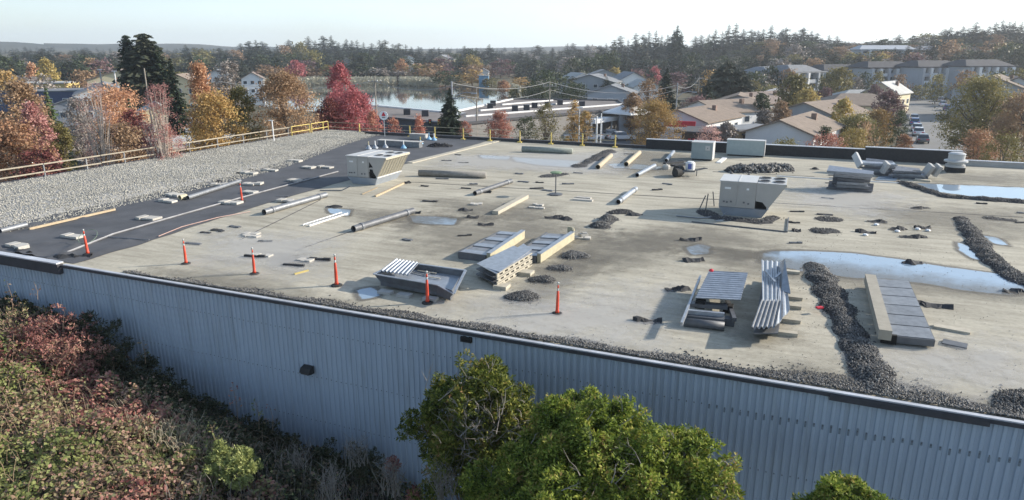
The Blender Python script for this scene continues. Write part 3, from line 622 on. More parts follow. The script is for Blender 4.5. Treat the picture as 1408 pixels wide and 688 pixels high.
# ------------------------------------------------------------ cooling units
def hvac(loc, label, mirror=False, wide=3.0, dep=2.1):
    T1 = thing('rooftop_cooling_unit', label, 'air conditioning unit', loc, -A)
    zc, zt = .45, 1.78; wb = wide * .56; x0 = 0.; fx = wide; fl = wide * .76            # body | sloped hood
    mb = MB(); mb.hexa([(.28, .15, 0), (fl - .25, .15, 0), (fl - .25, dep - .15, 0), (.28, dep - .15, 0), (0, 0, zc), (fl, 0, zc), (fl, dep, zc), (0, dep, zc)]); mb.build('curb', M_curb, T1)
    mb = MB(); mb.box((wb / 2, dep / 2, (zc + zt) / 2 + .01), (wb, dep, zt - zc - .02))
    ca = mb.build('cabinet', M_hvac, T1)
    for q in range(2):
        mb = MB(); mb.box((wb * (.25 + .5 * q), -.012, (zc + zt) / 2), (wb * .46, .02, (zt - zc) * .86)); p_ = mb.build('access_panel', M_hvac, ca)
        for x in ((-.2, -.05, .15) if q == 0 else (-.1, .12)):
            mb = MB(); mb.box((wb * (.25 + .5 * q) + x, -.03, zc + .28 + random.uniform(-.03, .03)), (.09, .02, .08)); mb.build('latch', M_dullst, p_)
        mb = MB(); mb.box((wb * (.22 + .55 * q), -.028, zt - .33), (.3 - .18 * q, .012, .1)); mb.build('name_plate', M_white, p_)
    mb = MB(); mb.box((wb / 2 - .02, dep / 2, zt + .02), (wb + .06, dep + .06, .04)); mb.box((wb * .5, dep / 2, zt + .045), (.03, dep, .03)); mb.build('top_lid', M_hvtop, T1)
    sl_ = [(wb + .01, 0, zc + .42), (wb + .35, 0, zc + .38), (fl, 0, zc + .06), (fx, 0, zt), (wb + .01, 0, zt)]
    for y, nm in ((0, 'hood_side'), (dep - .03, 'hood_side')):
        mb = MB(); mb.prism([(x, y, z) for x, _, z in sl_], (0, .03, 0)); mb.build(nm, M_hvac, T1)
    mb = MB(); mb.box((wb + .3, .25, zc + .2), (.5, .3, .34)); mb.box((wb + .2, dep / 2, (zc + zt) / 2), (.3, dep - .2, (zt - zc) * .9)); mb.build('compressor_bay', M_hole, T1)
    mb = MB(); mb.prism([(fl, .06, zc + .06), (fx - .02, .06, zt - .04), (fx - .06, .06, zt - .04), (fl - .05, .06, zc + .06)], (0, dep - .12, 0)); co_ = mb.build('coil', M_coil, T1)
    mb = MB()
    for i in range(9):
        y = .06 + (dep - .12) * i / 8; mb.beam((fl + .012, y, zc + .07), (fx, y, zt - .06), .02, .02)
    mb.build('coil_guard', M_hvac, co_)
    mb = MB(); mb.beam((fx, .0, zt - .05), (fx, dep, zt - .05), .08, .12); mb.build('hood_edge', M_woodp, T1)
    mb = MB(); mb.beam((fl, .0, zc + .06), (fl, dep, zc + .06), .1, .08); mb.build('hood_edge', M_hvtop, T1)
    mb = MB(); mb.box(((wb + fx) / 2 + .02, dep / 2, zt + .01), (fx - wb - .04, dep, .03)); top = mb.build('fan_deck', M_hvtop, T1)
    xs = [(wb + fx) / 2 - (fx - wb) * .25, (wb + fx) / 2 + (fx - wb) * .25]
    for x in xs:
        for y in (dep * .28, dep * .74):
            rr = (fx - wb) * .21; mb = MB(); mb.lathe([(rr, zt + .02), (rr, zt + .07), (rr * .9, zt + .07), (rr * .9, zt + .03)], 16, (x, y, 0)); fr = mb.build('fan_ring', M_galv2, top)
            mb = MB(); mb.lathe([(rr * .88, zt + .03), (rr * .88, zt + .035)], 14, (x, y, 0)); mb.build('fan_opening', M_hole, top)
    if mirror:
        mb = MB(); mb.prism([(wb * 1.05, -.01, zt - .3), (wb * 1.2, -.01, zt - .62), (wb * 1.02, -.01, zt - .66)], (0, .02, 0)); mb.prism([(wb * 1.05, -.02, zt - .75), (wb * 1.18, -.02, zt - .76), (wb * 1.26, -.02, zc + .12), (wb * 1.07, -.02, zc + .12)], (0, .02, 0)); mb.build('torn_opening', M_hole, T1)
    return T1
def conduit(pts, label):
    P3 = [at(x, y, z) for x, y, z in pts]; mb = MB(); mb.tube(P3, .035, 6); tag(mb.build('conduit', M_galv2, org=P3[0]), label, 'conduit')
conduit([(1000, 292, .3), (992, 298, .05), (960, 300, .04), (930, 297, .04)], 'grey conduit running left from the right cooling unit')
conduit([(482, 256, .3), (470, 262, .05), (440, 262, .04)], 'grey conduit running left from the left cooling unit')
u, v = uvp(988, 284, .45); hvac(R(u, v), 'grey cooling unit at right with dark debris around its base', wide=3.15, dep=2.1)
u, v = uvp(478, 243, .45); hvac(R(u, v), 'grey cooling unit at left with torn front opening beside the dark underlay', True, wide=2.9, dep=2.9)
heap([(968, 292), (985, 300), (1050, 306), (1062, 300)], .5, .12, 900, 'dark debris scattered around the base of the right cooling unit', 'debris', 'rubble')
def polyrail(pts, r, m, label, cat, name, z=.03):
    P3 = [at(x, y, z) for x, y in pts]; T1 = thing(name, label, cat, P3[0])
    for i in range(len(P3) - 1):
        mb = MB(); mb.beam(P3[i], P3[i + 1], r, r); mb.build('rail', m, T1, org=P3[0])
    return T1
polyrail([(951, 305), (1082, 319), (1084, 300)], .06, M_dullst, 'thin dark steel frame lying around the right cooling unit', 'steel angle', 'steel_angle')
board(985, 304, 1015, 300, .1, .05, M_galv, 'grey metal strip in the debris before the right cooling unit', 'metal strip')
for k, (x, y, h) in enumerate(((962, 287, .7), (970, 290, .9), (982, 284, .8))):
    q = at(x, y, 0); mb = MB(); mb.tube([q, q + Vector((.3 - .2 * k, .1, h))], .03, 6); tag(mb.build('bent_pipe', M_dullst, org=q), ['bent dark pipe leaning farthest left of the right cooling unit', 'bent dark pipe, middle of three left of the right cooling unit', 'bent dark pipe leaning against the right cooling unit'][k], 'pipe')

# ------------------------------------------------------------ grey boxes, exhaust fan, vent, small machine
def metalbox(px0, py, px1, py1, h, dep, label, curbh=.12, lean=True):
    u0, v0 = uvp(px0, py); u1, v1 = uvp(px1, py1); T1 = thing('metal_box', label, 'metal box', R(u0, (v0 + v1) / 2), -A); W = u1 - u0
    mb = MB(); mb.box((W / 2, dep / 2, h / 2 + curbh), (W, dep, h)); b_ = mb.build('box_body', pm('grey_green_metal', (.30, .36, .37), .45, .2, .08), T1)
    mb = MB(); mb.box((W / 2, dep / 2, curbh / 2), (W - .2, dep - .2, curbh)); mb.build('skid', M_black, T1)
    mb = MB(); mb.box((W / 2, dep / 2, h + curbh + .02), (W + .06, dep + .06, .05)); mb.build('lid', M_hvtop, T1)
    mb = MB(); mb.box((W + .035, dep / 2, h / 2 + curbh * .5 + .05), (.05, dep + .1, h + curbh)); mb.build('end_panel', M_hvtop, T1)
    if lean:
        mb = MB(); mb.box((W * .78, -.012, h * .68 + curbh), (W * .22, .02, h * .28)); mb.build('hatch', M_hvtop, b_)
        mb = MB(); mb.box((W * .78, -.03, h * .68 + curbh), (.05, .03, .1)); mb.build('latch', M_dullst, b_)
    return T1
metalbox(951, 219, 977, 223, 1.25, 1.3, 'smaller grey-green metal box with a side hatch, in front of the black parapet')
metalbox(999, 213, 1049, 218, 1.15, .8, 'wide grey-green metal box standing against the black parapet', lean=False)
for lb, x0, y0, x1, y1 in (('white sheet metal piece right of the smaller grey box', 988, 224, 997, 217), ('short white rail left of the smaller grey box', 936, 223, 948, 224)):
    board(x0, y0, x1, y1, .35 if 'sheet' in lb else .1, .06, M_white, lb, 'metal piece', 'metal_piece')
q = at(1312, 236, 0); T1 = thing('exhaust_fan', 'white ringed mushroom exhaust fan on a black curb at the back right', 'exhaust fan', q, -A)
mb = MB(); mb.box((0, 0, .17), (1.1, 1.1, .34)); mb.build('curb', M_black, T1)
mb = MB(); mb.lathe([(.62, .34), (.62, .5), (.5, .52), (.5, .66)], 24); mb.build('lower_ring', M_hvtop, T1)
mb = MB(); mb.lathe([(.62, .66), (.74, .70), (.74, .80), (.6, .84), (.52, .86)], 24); mb.build('brim', M_hvtop, T1)
mb = MB(); mb.lathe([(.52, .86), (.52, 1.2), (.55, 1.22), (.55, 1.26), (.4, 1.34), (.1, 1.37)], 24); mb.build('fan_cap', M_hvtop, T1)
q = at(764, 268, 0); T1 = thing('vent_stand', 'thin vent stand with a flat green top standing in the dark patch', 'vent', q)
mb = MB(); mb.lathe([(.42, 0), (.42, .06), (.12, .1)], 10); mb.build('base', M_dullst, T1)
mb = MB(); mb.tube([(0, 0, .08), (0, 0, 1.28)], .035, 8); mb.build('pole', M_dullst, T1)
mb = MB(); mb.lathe([(.1, 1.26), (.34, 1.3), (.34, 1.36), (.15, 1.4)], 12); mb.build('flat_top', pm('dull_green', (.18, .26, .16), .8), T1)
q = at(945, 243, 0); T1 = thing('roofing_kettle', 'small wheeled roofing machine with blue-white drum and long handle', 'roofing machine', q, .15)
mb = MB(); mb.tube([(-.95, -.15, .3), (-.55, .0, .3)], .3, 16); mb.build('drum_wheel', M_rubb, T1)
mb = MB(); mb.tube([(-.7, .25, .36), (-.3, .45, .36)], .34, 16); mb.build('drum_wheel', M_rubb, T1)
mb = MB(); mb.box((.0, .2, .35), (1.0, .5, .12)); mb.beam((.3, 0, .35), (1.3, -.1, .55), .05, .05); mb.beam((.3, .4, .35), (1.3, .3, .5), .05, .05); mb.beam((1.3, -.2, .55), (1.3, .4, .5), .05, .05); mb.build('chassis', M_dullst, T1)
mb = MB(); mb.lathe([(.3, .42), (.32, .6), (.32, .9), (.2, 1.0)], 14, (.25, .2, 0)); mb.build('tank', M_white, T1)
mb = MB(); mb.box((.1, -.05, .7), (.2, .2, .35)); mb.build('motor', pm('machine_blue', (.06, .10, .32), .5), T1)
mb = MB(); mb.tube([(.7, .1, 0), (.7, .1, .4)], .03, 6); mb.build('prop_leg', M_dullst, T1)
q = at(916, 233, 0); mb = MB(); mb.lathe([(.28, 0), (.3, .2), (.22, .32)], 10); mb.lathe([(.1, .32), (.06, .4)], 8); tag(mb.build('bucket', M_slab, org=None), 'squat pale bucket left of the roofing machine', 'bucket').location = q

# weighted rail bases (blue) and the low box beside them
for k, (x, y, lb, tp) in enumerate(((555, 204, 'blue weighted post base nearest the left cooling unit', M_white), (578, 198, 'blue weighted post base second from the left cooling unit', M_yel), (590, 192, 'blue weighted post base behind the black tarpaulin', M_blue), (597, 193, 'blue weighted post base right beside another behind the tarpaulin', M_white),
        (530, 203, 'grey weighted post base in front of the long low box, rightmost', M_white), (516, 204, 'grey weighted post base in front of the long low box, middle', M_white), (507, 205, 'grey weighted post base in front of the long low box, leftmost', M_cream))):
    q = at(x, y, .05); T1 = thing('weighted_stand', lb, 'weighted stand', q, 0, 'weighted post bases near the back rail')
    mb = MB(); mb.lathe([(.36, 0), (.34, .08), (.12, .34), (.09, .42)], 12); mb.build('weight', M_blue if k < 4 else M_galv, T1)
    mb = MB(); mb.tube([(0, 0, .4), (0, 0, .85)], .06, 8); mb.build('stub_post', tp, T1); T1.scale = (.75, .75, .75)
u, v = uvp(503, 205); u2, v2 = uvp(548, 200); T1 = thing('long_low_box', 'long low grey curb box behind the left cooling unit', 'roof curb', R(u, v + .9), -A)
mb = MB(); mb.box((2., 1.5, .25), (4.2, .6, .5)); mb.build('curb_wall', M_galv2, T1); mb = MB(); mb.box((2., 1.5, .52), (4.4, .7, .05)); mb.build('curb_lid', M_conc, T1)
u, v = uvp(563, 192); T1 = thing('long_low_box', 'second low grey curb box beyond the first, near the sign pole', 'roof curb', R(u, v), -A)
mb = MB(); mb.box((.8, .4, .25), (1.7, .6, .5)); mb.build('curb_wall', M_conc, T1); mb = MB(); mb.box((.8, .4, .52), (1.8, .7, .05)); mb.build('curb_lid', M_conc, T1)

# ------------------------------------------------------------ stacks of panels and trays
def PW(px, py, z): return at(px, py, z)
def quadslab(mb, c, th, mi=0):
    c = [Vector(p) for p in c]; dn = Vector((0, 0, th)); mb.hexa([p - dn for p in c] + c, mi)
def ribbed(c, n, th, depth=.04):
    """ribbed sheet between four corners (a,b near edge; d,c far edge), ribs run a->d"""
    a, b, cc, d = [Vector(p) for p in c]; mb = MB(); vs = []; m_ = 4 * n + 1
    for (p, q) in ((a, b), (d, cc)):
        for i in range(m_):
            k = i % 4; t = i / (m_ - 1); h = depth if k in (0, 1) else 0; vs.append(p.lerp(q, t) + Vector((0, 0, h)))
    for (p, q) in ((a, b), (d, cc)):
        for i in range(m_):
            k = i % 4; t = i / (m_ - 1); h = depth if k in (0, 1) else 0; vs.append(p.lerp(q, t) + Vector((0, 0, h - th)))
    M_ = m_; fs = [(i, i + 1, M_ + i + 1, M_ + i) for i in range(M_ - 1)] + [(2 * M_ + i + 1, 2 * M_ + i, 3 * M_ + i, 3 * M_ + i + 1) for i in range(M_ - 1)]
    fs += [(i + 1, i, 2 * M_ + i, 2 * M_ + i + 1) for i in range(M_ - 1)] + [(M_ + i, M_ + i + 1, 3 * M_ + i + 1, 3 * M_ + i) for i in range(M_ - 1)]
    fs += [(0, M_, 3 * M_, 2 * M_), (M_ - 1, 3 * M_ - 1, 4 * M_ - 1, 2 * M_ - 1)]
    mb.add(vs, fs); return mb
# 1: upturned metal tray, a shallow hopper with a flared rim
Zr = .52
rim = [PW(514, 377, Zr), PW(602, 392, Zr), PW(624, 404, Zr - .1), PW(640, 372, Zr + .02), PW(552, 360, Zr + .02)]
u0, v0 = UV(rim[0]); u1, v1 = UV(rim[2])
T1 = thing('metal_tray', 'large dark metal tray with flared sides holding scraps, behind an orange post', 'metal tray', at(560, 405, 0)); org = T1.location
cen = sum(rim, Vector()) / 5
bot = [Vector((cen.x + (p.x - cen.x) * .88, cen.y + (p.y - cen.y) * .88, .1)) for p in rim]
inn = [Vector((cen.x + (p.x - cen.x) * .93, cen.y + (p.y - cen.y) * .93, Zr - .02)) for p in rim]
ib = [Vector((cen.x + (p.x - cen.x) * .90, cen.y + (p.y - cen.y) * .90, .33)) for p in rim]
for i in range(5):
    j = (i + 1) % 5
    mb = MB(); md = .45
    mb.add([bot[i], bot[j], bot[j] + Vector((0, 0, .14)), bot[i] + Vector((0, 0, .14)), rim[j], rim[i], inn[j], inn[i], ib[j], ib[i]], [(0, 1, 2, 3), (3, 2, 4, 5), (5, 4, 6, 7), (7, 6, 8, 9)])
    mb.build('side', M_dullst, T1, org=org)
    mb = MB(); mb.beam(rim[i], rim[j], .09, .03); mb.build('rim', M_galv, T1, org=org)
mb = MB(); mb.add(ib, [tuple(range(5))]); mb.build('floor', M_galv, T1, org=org)
mb = MB(); mb.add(bot, [tuple(range(4, -1, -1))]); mb.build('underside', M_dullst, T1, org=org)
for x, y in ((530, 402), (556, 406), (592, 411)):
    mb = MB(); mb.box(at(x, y, .05), (.5, .3, .1), -A); mb.build('block', M_conc, T1, org=org)
T2 = ribbed([PW(524, 373, .58), PW(562, 379, .58), PW(577, 362, .72), PW(545, 357, .72)], 7, .03, .05).build('ribbed_panel', M_galv, org=PW(545, 366, .6)); tag(T2, 'short ribbed steel panel resting in the back left of the metal tray', 'metal panel')
for k, (x0, y0, x1, y1, w_) in enumerate(((574, 372, 600, 376, .05), (560, 372, 588, 379, .04), (590, 381, 605, 383, .04), (584, 378, 600, 372, .03), (576, 370, 596, 372, .04))):
    board(x0, y0, x1, y1, w_, .03, M_galv2 if k % 2 else M_woodp, ['long metal strip at the back of the tray', 'thin strip crossing the tray floor', 'short pale strip on the tray floor, nearest the orange post', 'thin slanted strip in the tray', 'short strip against the back side of the tray'][k], 'metal strip', 'metal_strip', z=.36)
# 2/3: slatted platforms
def platform(FL, FR, BR, BL, h, n, label, curve=False):
    c = [at(*FL, h), at(*FR, h), at(*BR, h), at(*BL, h)]; T1 = thing('steel_platform', label, 'steel platform', Vector((c[0].x, c[0].y, 0))); org = T1.location
    a, b, cc, d = c; dn = Vector((0, 0, h))
    for i in range(n):
        t0 = i / n + .012; t1 = (i + 1) / n - .012; zz = Vector((0, 0, -.05 if i % 2 else -.02))
        q = [a.lerp(d, t0), b.lerp(cc, t0), b.lerp(cc, t1), a.lerp(d, t1)]; q = [x + zz for x in q]
        mb = MB(); quadslab(mb, q, .05); mb.build('deck_panel', M_galv if i % 2 == 0 else M_galv2, T1, org=org)
    mb = MB(); mb.beam(a - dn / 2, b - dn / 2, .05, h); mb.build('front_beam', M_dullst, T1, org=org)
    e = (b - a).normalized() * .12
    mb = MB(); mb.beam(b + e - dn / 2 + Vector((0, 0, .05)), cc + e - dn / 2 + Vector((0, 0, .05)), .16, h + .06); mb.build('side_rail', M_cream, T1, org=org)
    mb = MB(); mb.beam(b + e + Vector((0, 0, .095)), cc + e + Vector((0, 0, .095)), .2, .02); mb.build('rail_cap', M_galv, T1, org=org)
    mb = MB(); mb.beam(a - dn / 2, d - dn / 2, .08, h * .9); mb.build('side_rail', M_dullst, T1, org=org)
    if curve:
        mb = MB(); pts = [cc + e + Vector((0, 0, .05)) + (cc - b).normalized() * (.5 * math.sin(t)) - (b - a).normalized() * (.4 * (1 - math.cos(t))) for t in (0, .4, .8, 1.2, 1.6)]
        for i in range(4): mb.beam(pts[i], pts[i + 1], .08, h * .9)
        mb.build('curved_end', M_cream, T1, org=org)
    return T1
platform((631, 346), (668, 351), (716, 319), (688, 317), .3, 7, 'left steel platform with cream side rail behind the metal tray')
platform((705, 350), (737, 352), (784, 321), (752, 319), .3, 8, 'right steel platform with cream rail curving at its far end', True)
# 4: notched panels stacked on edge
T1 = thing('notched_panel_stack', 'stack of notched cream-edged metal panels between the two platforms and the tray', 'panel stack', at(682, 396, 0)); org = T1.location
a = at(654, 383, .0); b = at(683, 397, .0); c = at(731, 366, .0); d = at(706, 356, 0)
for i in range(3):
    z = .08 + .19 * i; sh = (c - b).normalized() * (.1 * i)
    q = [a + sh * .5, b, c, d]; q = [p + Vector((0, 0, z + .1)) for p in q]; mb = MB(); quadslab(mb, q, .03); mb.build('panel', M_galv if i == 2 else M_dullst, T1, org=org)
    bb = b + Vector((0, 0, z)); cc = c + Vector((0, 0, z)); mb = MB(); mb.beam(bb + Vector((0, 0, .075)), cc + Vector((0, 0, .075)), .05, .04); mb.beam(bb + Vector((0, 0, -.045)), cc + Vector((0, 0, -.045)), .05, .04)
    for k in range(7):
        t = (k + .2 * (i % 2)) / 7.; p = bb.lerp(cc, t); p2 = bb.lerp(cc, min(1, t + .06)); mb.beam(p + Vector((0, 0, .015)), p2 + Vector((0, 0, .015)), .05, .1)
    mb.build('notched_edge', M_woodp, T1, org=org)
mb = MB(); q = [PW(668, 368, .56), PW(687, 374, .6), PW(731, 343, .6), PW(720, 335, .56)]; quadslab(mb, q, .03); mb.build('panel', M_galv, T1, org=org)
for x, y, lb, ww in ((690, 394, 'white block under the notched panels at their near end', .5), (722, 375, 'pale block beside the notched panels, farther from the tray', .6)):
    mb = MB(); q = at(x, y, .07); mb.box(q, (ww, .45, .14), -A); tag(mb.build('block', M_woodp, org=q), lb, 'block')
# 5: ribbed panel on frame
T1 = thing('panel_stack', 'bright ribbed steel panels stacked on a dark frame, left of the bent sheets', 'panel stack', at(970, 440, 0)); org = T1.location
ribbed([PW(956, 411, .62), PW(975, 374, .66), PW(1028, 377, .66), PW(1018, 414, .62)], 13, .03, .05).build('ribbed_panel', M_galv, T1, org=org)
ribbed([PW(960, 404, .56), PW(973, 378, .56), PW(1024, 382, .56), PW(1016, 410, .56)], 6, .03, .05).build('ribbed_panel', M_galv2, T1, org=org)
for (x0, y0, x1, y1, z, w_, m) in ((963, 381, 937, 446, .42, .07, M_galv), (943, 428, 996, 433, .36, .12, M_galv), (940, 440, 994, 447, .16, .2, M_dullst), (948, 418, 1000, 422, .4, .3, M_dullst), (945, 434, 996, 440, .24, .3, M_dullst), (990, 385, 1010, 440, .3, .12, M_dullst)):
    mb = MB(); mb.beam(PW(x0, y0, z), PW(x1, y1, z), w_, .12); mb.build('frame_beam', m, T1, org=org)
mb = MB(); mb.tube([PW(941, 443, .14), PW(996, 449, .14)], .14, 12); mb.build('round_beam', M_dullst, T1, True, org=org)
for x, y, z in ((1001, 424, .3), (1003, 442, .12), (963, 418, .42)):
    mb = MB(); mb.box(PW(x, y, z), (.3, .3, .24), -A); mb.build('block', M_hole if z > .2 else M_dullst, T1, org=org)
mb = MB(); q = PW(978, 373, .68); mb.lathe([(.09, 0), (.08, .05), (.03, .08)], 10, q); tag(mb.build('red_cone', M_redp, org=q), 'small red cone on the far corner of the ribbed panel', 'cone')
# 6: bent ribbed sheets on blocks
T1 = thing('panel_stack', 'long stack of bent ribbed steel sheets on pale blocks, left of the gravel windrow', 'panel stack', at(1060, 450, 0)); org = T1.location
ribbed([PW(1048, 415, .55), PW(1072, 418, .55), PW(1073, 361, .6), PW(1047, 359, .6)], 4, .03, .05).build('ribbed_panel', M_galv, T1, org=org)
ribbed([PW(1033, 452, .52), PW(1066, 451, .55), PW(1074, 414, .6), PW(1047, 414, .6)], 5, .03, .06).build('ribbed_panel', M_galv2, T1, org=org)
ribbed([PW(1066, 450, .5), PW(1086, 427, .5), PW(1082, 396, .5), PW(1071, 398, .58)], 2, .03, .05).build('ribbed_panel', M_galv, T1, org=org)
mb = MB(); c = [PW(1070, 398, .5), PW(1086, 400, .45), PW(1084, 355, 1.05), PW(1072, 360, .95)]; quadslab(mb, [PW(1074, 400, .55), PW(1087, 403, .6), PW(1079, 356, 1.15), PW(1070, 366, .6)], .04); mb.build('bent_panel', M_galv, T1, org=org)
for i in range(3):
    mb = MB(); quadslab(mb, [PW(1036, 458, .38 - .1 * i), PW(1070, 458, .38 - .1 * i), PW(1082, 385, .38 - .1 * i), PW(1050, 380, .38 - .1 * i)], .04); mb.build('sheet', M_dullst, T1, org=org)
for x0, y0, x1, y1 in ((1052, 372, 1066, 388), (1078, 372, 1066, 382)):
    mb = MB(); mb.beam(PW(x0, y0, .72), PW(x1, y1, .7), .07, .04); mb.build('strap', M_galv, T1, org=org)
for k, (x, y) in enumerate(((1089, 374), (1091, 409), (1089, 421), (1087, 440), (1082, 458))):
    mb = MB(); q = at(x - 4, y, .06); mb.box(q, (.75, .22, .12), -A + .05); tag(mb.build('timber_block', M_woodp, org=q), 'pale timber block under the bent sheets, %s from the puddle' % ('first', 'second', 'third', 'fourth', 'fifth')[k], 'block')
# 7: deck section with a beam
T1 = thing('steel_deck', 'grey steel deck section with a thick pale beam, right of the gravel windrow', 'deck section', at(1240, 470, 0)); org = T1.location
a, b, c, d = PW(1224, 461, .3), PW(1285, 467, .3), PW(1249, 386, .3), PW(1201, 383, .3)
for i in range(6):
    t0 = i / 6 + .006; t1 = (i + 1) / 6 - .006; mb = MB(); quadslab(mb, [a.lerp(d, t0), b.lerp(c, t0), b.lerp(c, t1), a.lerp(d, t1)], .05); mb.build('deck_panel', M_galv2, T1, org=org)
mb = MB(); mb.beam(PW(1217, 461, .38), PW(1196, 383, .38), .34, .3); mb.build('beam', pm('worn_tan_beam', (.36, .33, .27), .8), T1, org=org)
mb = MB(); mb.box(PW(1222, 466, .2), (.4, .1, .28), -A); mb.build('beam_end', M_hole, T1, org=org)
for p, q in ((a, b), (b, c)):
    mb = MB(); mb.beam(p - Vector((0, 0, .12)), q - Vector((0, 0, .12)), .05, .2); mb.build('edge_beam', M_dullst, T1, org=org)
# 8: jumbled piles at the back
def jumble(px, py, n, label, wid=2.2, slabs=1.6, hgt=.9):
    q = at(px, py, 0); T1 = thing('panel_pile', label, 'metal pile', q, -A)
    for i in range(n):
        z = .1 + hgt * i / n; a_ = random.uniform(-.15, .15); L_ = wid * random.uniform(.7, 1.1)
        mb = MB(); mb.box((random.uniform(-.2, .2), random.uniform(-.2, .3) + .1 * i, z), (L_, slabs * random.uniform(.35, .8), .1), a_, 0, (random.uniform(.02, .5), random.uniform(-.12, .12)))
        mb.box((random.uniform(-.2, .2), -.45, z), (L_, .06, .16), a_, 0, (.2, 0)); mb.build('panel', [M_dullst, M_galv2, M_galv][i % 3], T1)
    return T1
jumble(1169, 262, 6, 'neat stack of dark metal panels in front of the two jumbled piles', 2.3, 1.6, 1.2)
T1 = jumble(1207, 240, 6, 'jumbled pile of louvred metal panels against the black parapet, left one', 2.2, 1.8, .9); T1.scale = (.9, .9, .85)
mb = MB(); mb.box((-1.5, .4, 1.0), (.2, 1.6, .5), .3, 0, (.5, .4)); mb.build('tilted_panel', M_hvtop, T1)
T1 = jumble(1248, 245, 5, 'jumbled pile of metal panels with upright ends, left of the white exhaust fan', 2.4, 1.4, .6); T1.scale = (.9, .9, .8)
for x in (-1.6, 1.3, 1.8):
    mb = MB(); mb.box((x, .3, .75), (.25, .9, .9), .2, 0, (.2, .35 * (1 if x < 0 else 1))); mb.build('upright_panel', M_hvac, T1)
board(1258, 247, 1280, 249, .5, .1, M_woodp, 'pale board at the foot of the right jumbled pile', 'board')
board(1188, 252, 1196, 252, .2, .05, M_woodp, 'small pale board right of the neat panel stack', 'board')

# ------------------------------------------------------------ scraps on the roof
def scrap(x, y, L_, w_, h_, m, label, grp, rz=None, z=0.):
    q = at(x, y, z + h_ / 2); mb = MB(); nseg = 3; rz = random.uniform(-.6, .2) if rz is None else rz
    for i in range(nseg):
        k0 = i / nseg - .5; k1 = (i + 1) / nseg - .5; M3 = Matrix.Rotation(rz, 3, 'Z'); yj = random.uniform(-.15, .15) * w_
        p = [M3 @ Vector((k0 * L_, -w_ / 2 + yj * i, 0)), M3 @ Vector((k1 * L_, -w_ / 2 + yj * (i + 1), 0)), M3 @ Vector((k1 * L_, w_ / 2 + yj * (i + 1), 0)), M3 @ Vector((k0 * L_, w_ / 2 + yj * i, 0))]
        bz = h_ * .4 * random.random(); mb.hexa([a_ - Vector((0, 0, h_ / 2)) for a_ in p] + [a_ + Vector((0, 0, h_ / 2 + bz * (0 if i == 1 else 1))) for a_ in p])
    return tag(mb.build('roofing_scrap', m, org=None), label, 'scrap', grp).__setattr__('location', q)
dk = 'small dark piece of roofing scrap lying flat on the pale roof'; G1 = 'dark scraps on the pale roof'
for x, y in ((388, 270), (630, 213), (614, 221), (637, 224), (608, 246), (584, 256), (641, 259), (651, 253), (591, 277), (639, 324), (431, 357), (720, 250), (742, 251), (738, 259), (781, 253), (714, 239), (904, 261), (918, 253), (865, 212), (1138, 273), (1096, 291), (1080, 230), (1134, 295), (1092, 306), (1094, 334), (1350, 280), (1408, 306), (700, 281), (735, 285), (753, 262),
             (323, 312), (266, 335), (300, 317), (283, 320), (365, 332), (1310, 207 + 30), (1150, 245), (1142, 252), (795, 238), (1408, 293), (1145, 211 + 30), (560, 330)):
    scrap(x, y, random.uniform(.5, .9), random.uniform(.12, .25), .05, M_dullst if random.random() < .5 else M_black, dk, G1)
pl = 'pale piece of insulation board lying on the dark underlay'; G2 = 'pale board pieces on the dark underlay'
for x, y in ((204, 300), (232, 276), (345, 264), (347, 253), (406, 248), (407, 221), (425, 230), (447, 230), (316, 279), (100, 325), (25, 338), (240, 268), (395, 276), (301, 244 + 10), (372, 234), (343, 238)):
    scrap(x, y, random.uniform(.8, 1.2), random.uniform(.4, .6), .1, M_slab, pl, G2, z=.05)
wh = 'pale flat scrap lying on the pale roof'; G3 = 'pale scraps on the pale roof'
for x, y in ((345, 325), (345, 322), (360, 352), (420, 358), (655, 281), (740, 282), (800, 327), (738, 286), (803, 272)):
    scrap(x, y, random.uniform(.6, .9), random.uniform(.2, .4), .07, M_slab, wh, G3)
for (x, y), w_ in zip(((350, 353), (404, 365), (440, 357)), ('behind the fourth orange post', 'midway between the fourth and fifth orange posts', 'just behind the fifth orange post')):
    scrap(x, y, .9, .12, .09, M_black, 'dark strip of roofing ' + w_, 'dark strips among the orange posts', -.2)
curl = 'curled torn black membrane scrap sticking up from the roof'; G4 = 'curled black membrane scraps'
def curled(x, y, L_, s=1.):
    q = at(x, y, 0); mb = MB(); rz = random.uniform(-.5, .3); M3 = Matrix.Rotation(rz, 3, 'Z'); n = 7; vs = []
    for i in range(n + 1):
        t = i / n; zz = (.02 + .10 * abs(math.sin(t * 3.3 + q.x)) ** 2 + .04 * random.random()) * s
        wd = (.18 + .14 * random.random()) * s * (1 - .6 * abs(t - .5) * 2)
        for sg, dz in ((-1, 0), (.2, zz), (1, zz * random.random())): vs.append(M3 @ Vector(((t - .5) * L_, sg * wd + .08 * random.uniform(-1, 1), .01 + dz)))
    mb.add(vs, [(i * 3 + k, i * 3 + k + 1, i * 3 + k + 4, i * 3 + k + 3) for i in range(n) for k in (0, 1)])
    mb.v += [(a_[0], a_[1], max(.005, a_[2] - .03)) for a_ in vs]; k0 = len(vs); mb.f += [tuple(reversed([j + k0 for j in f])) for f in mb.f[:]]; mb.m = [0] * len(mb.f)
    o = mb.build('membrane_scrap', M_black); o.location = q; return tag(o, curl, 'scrap', G4)
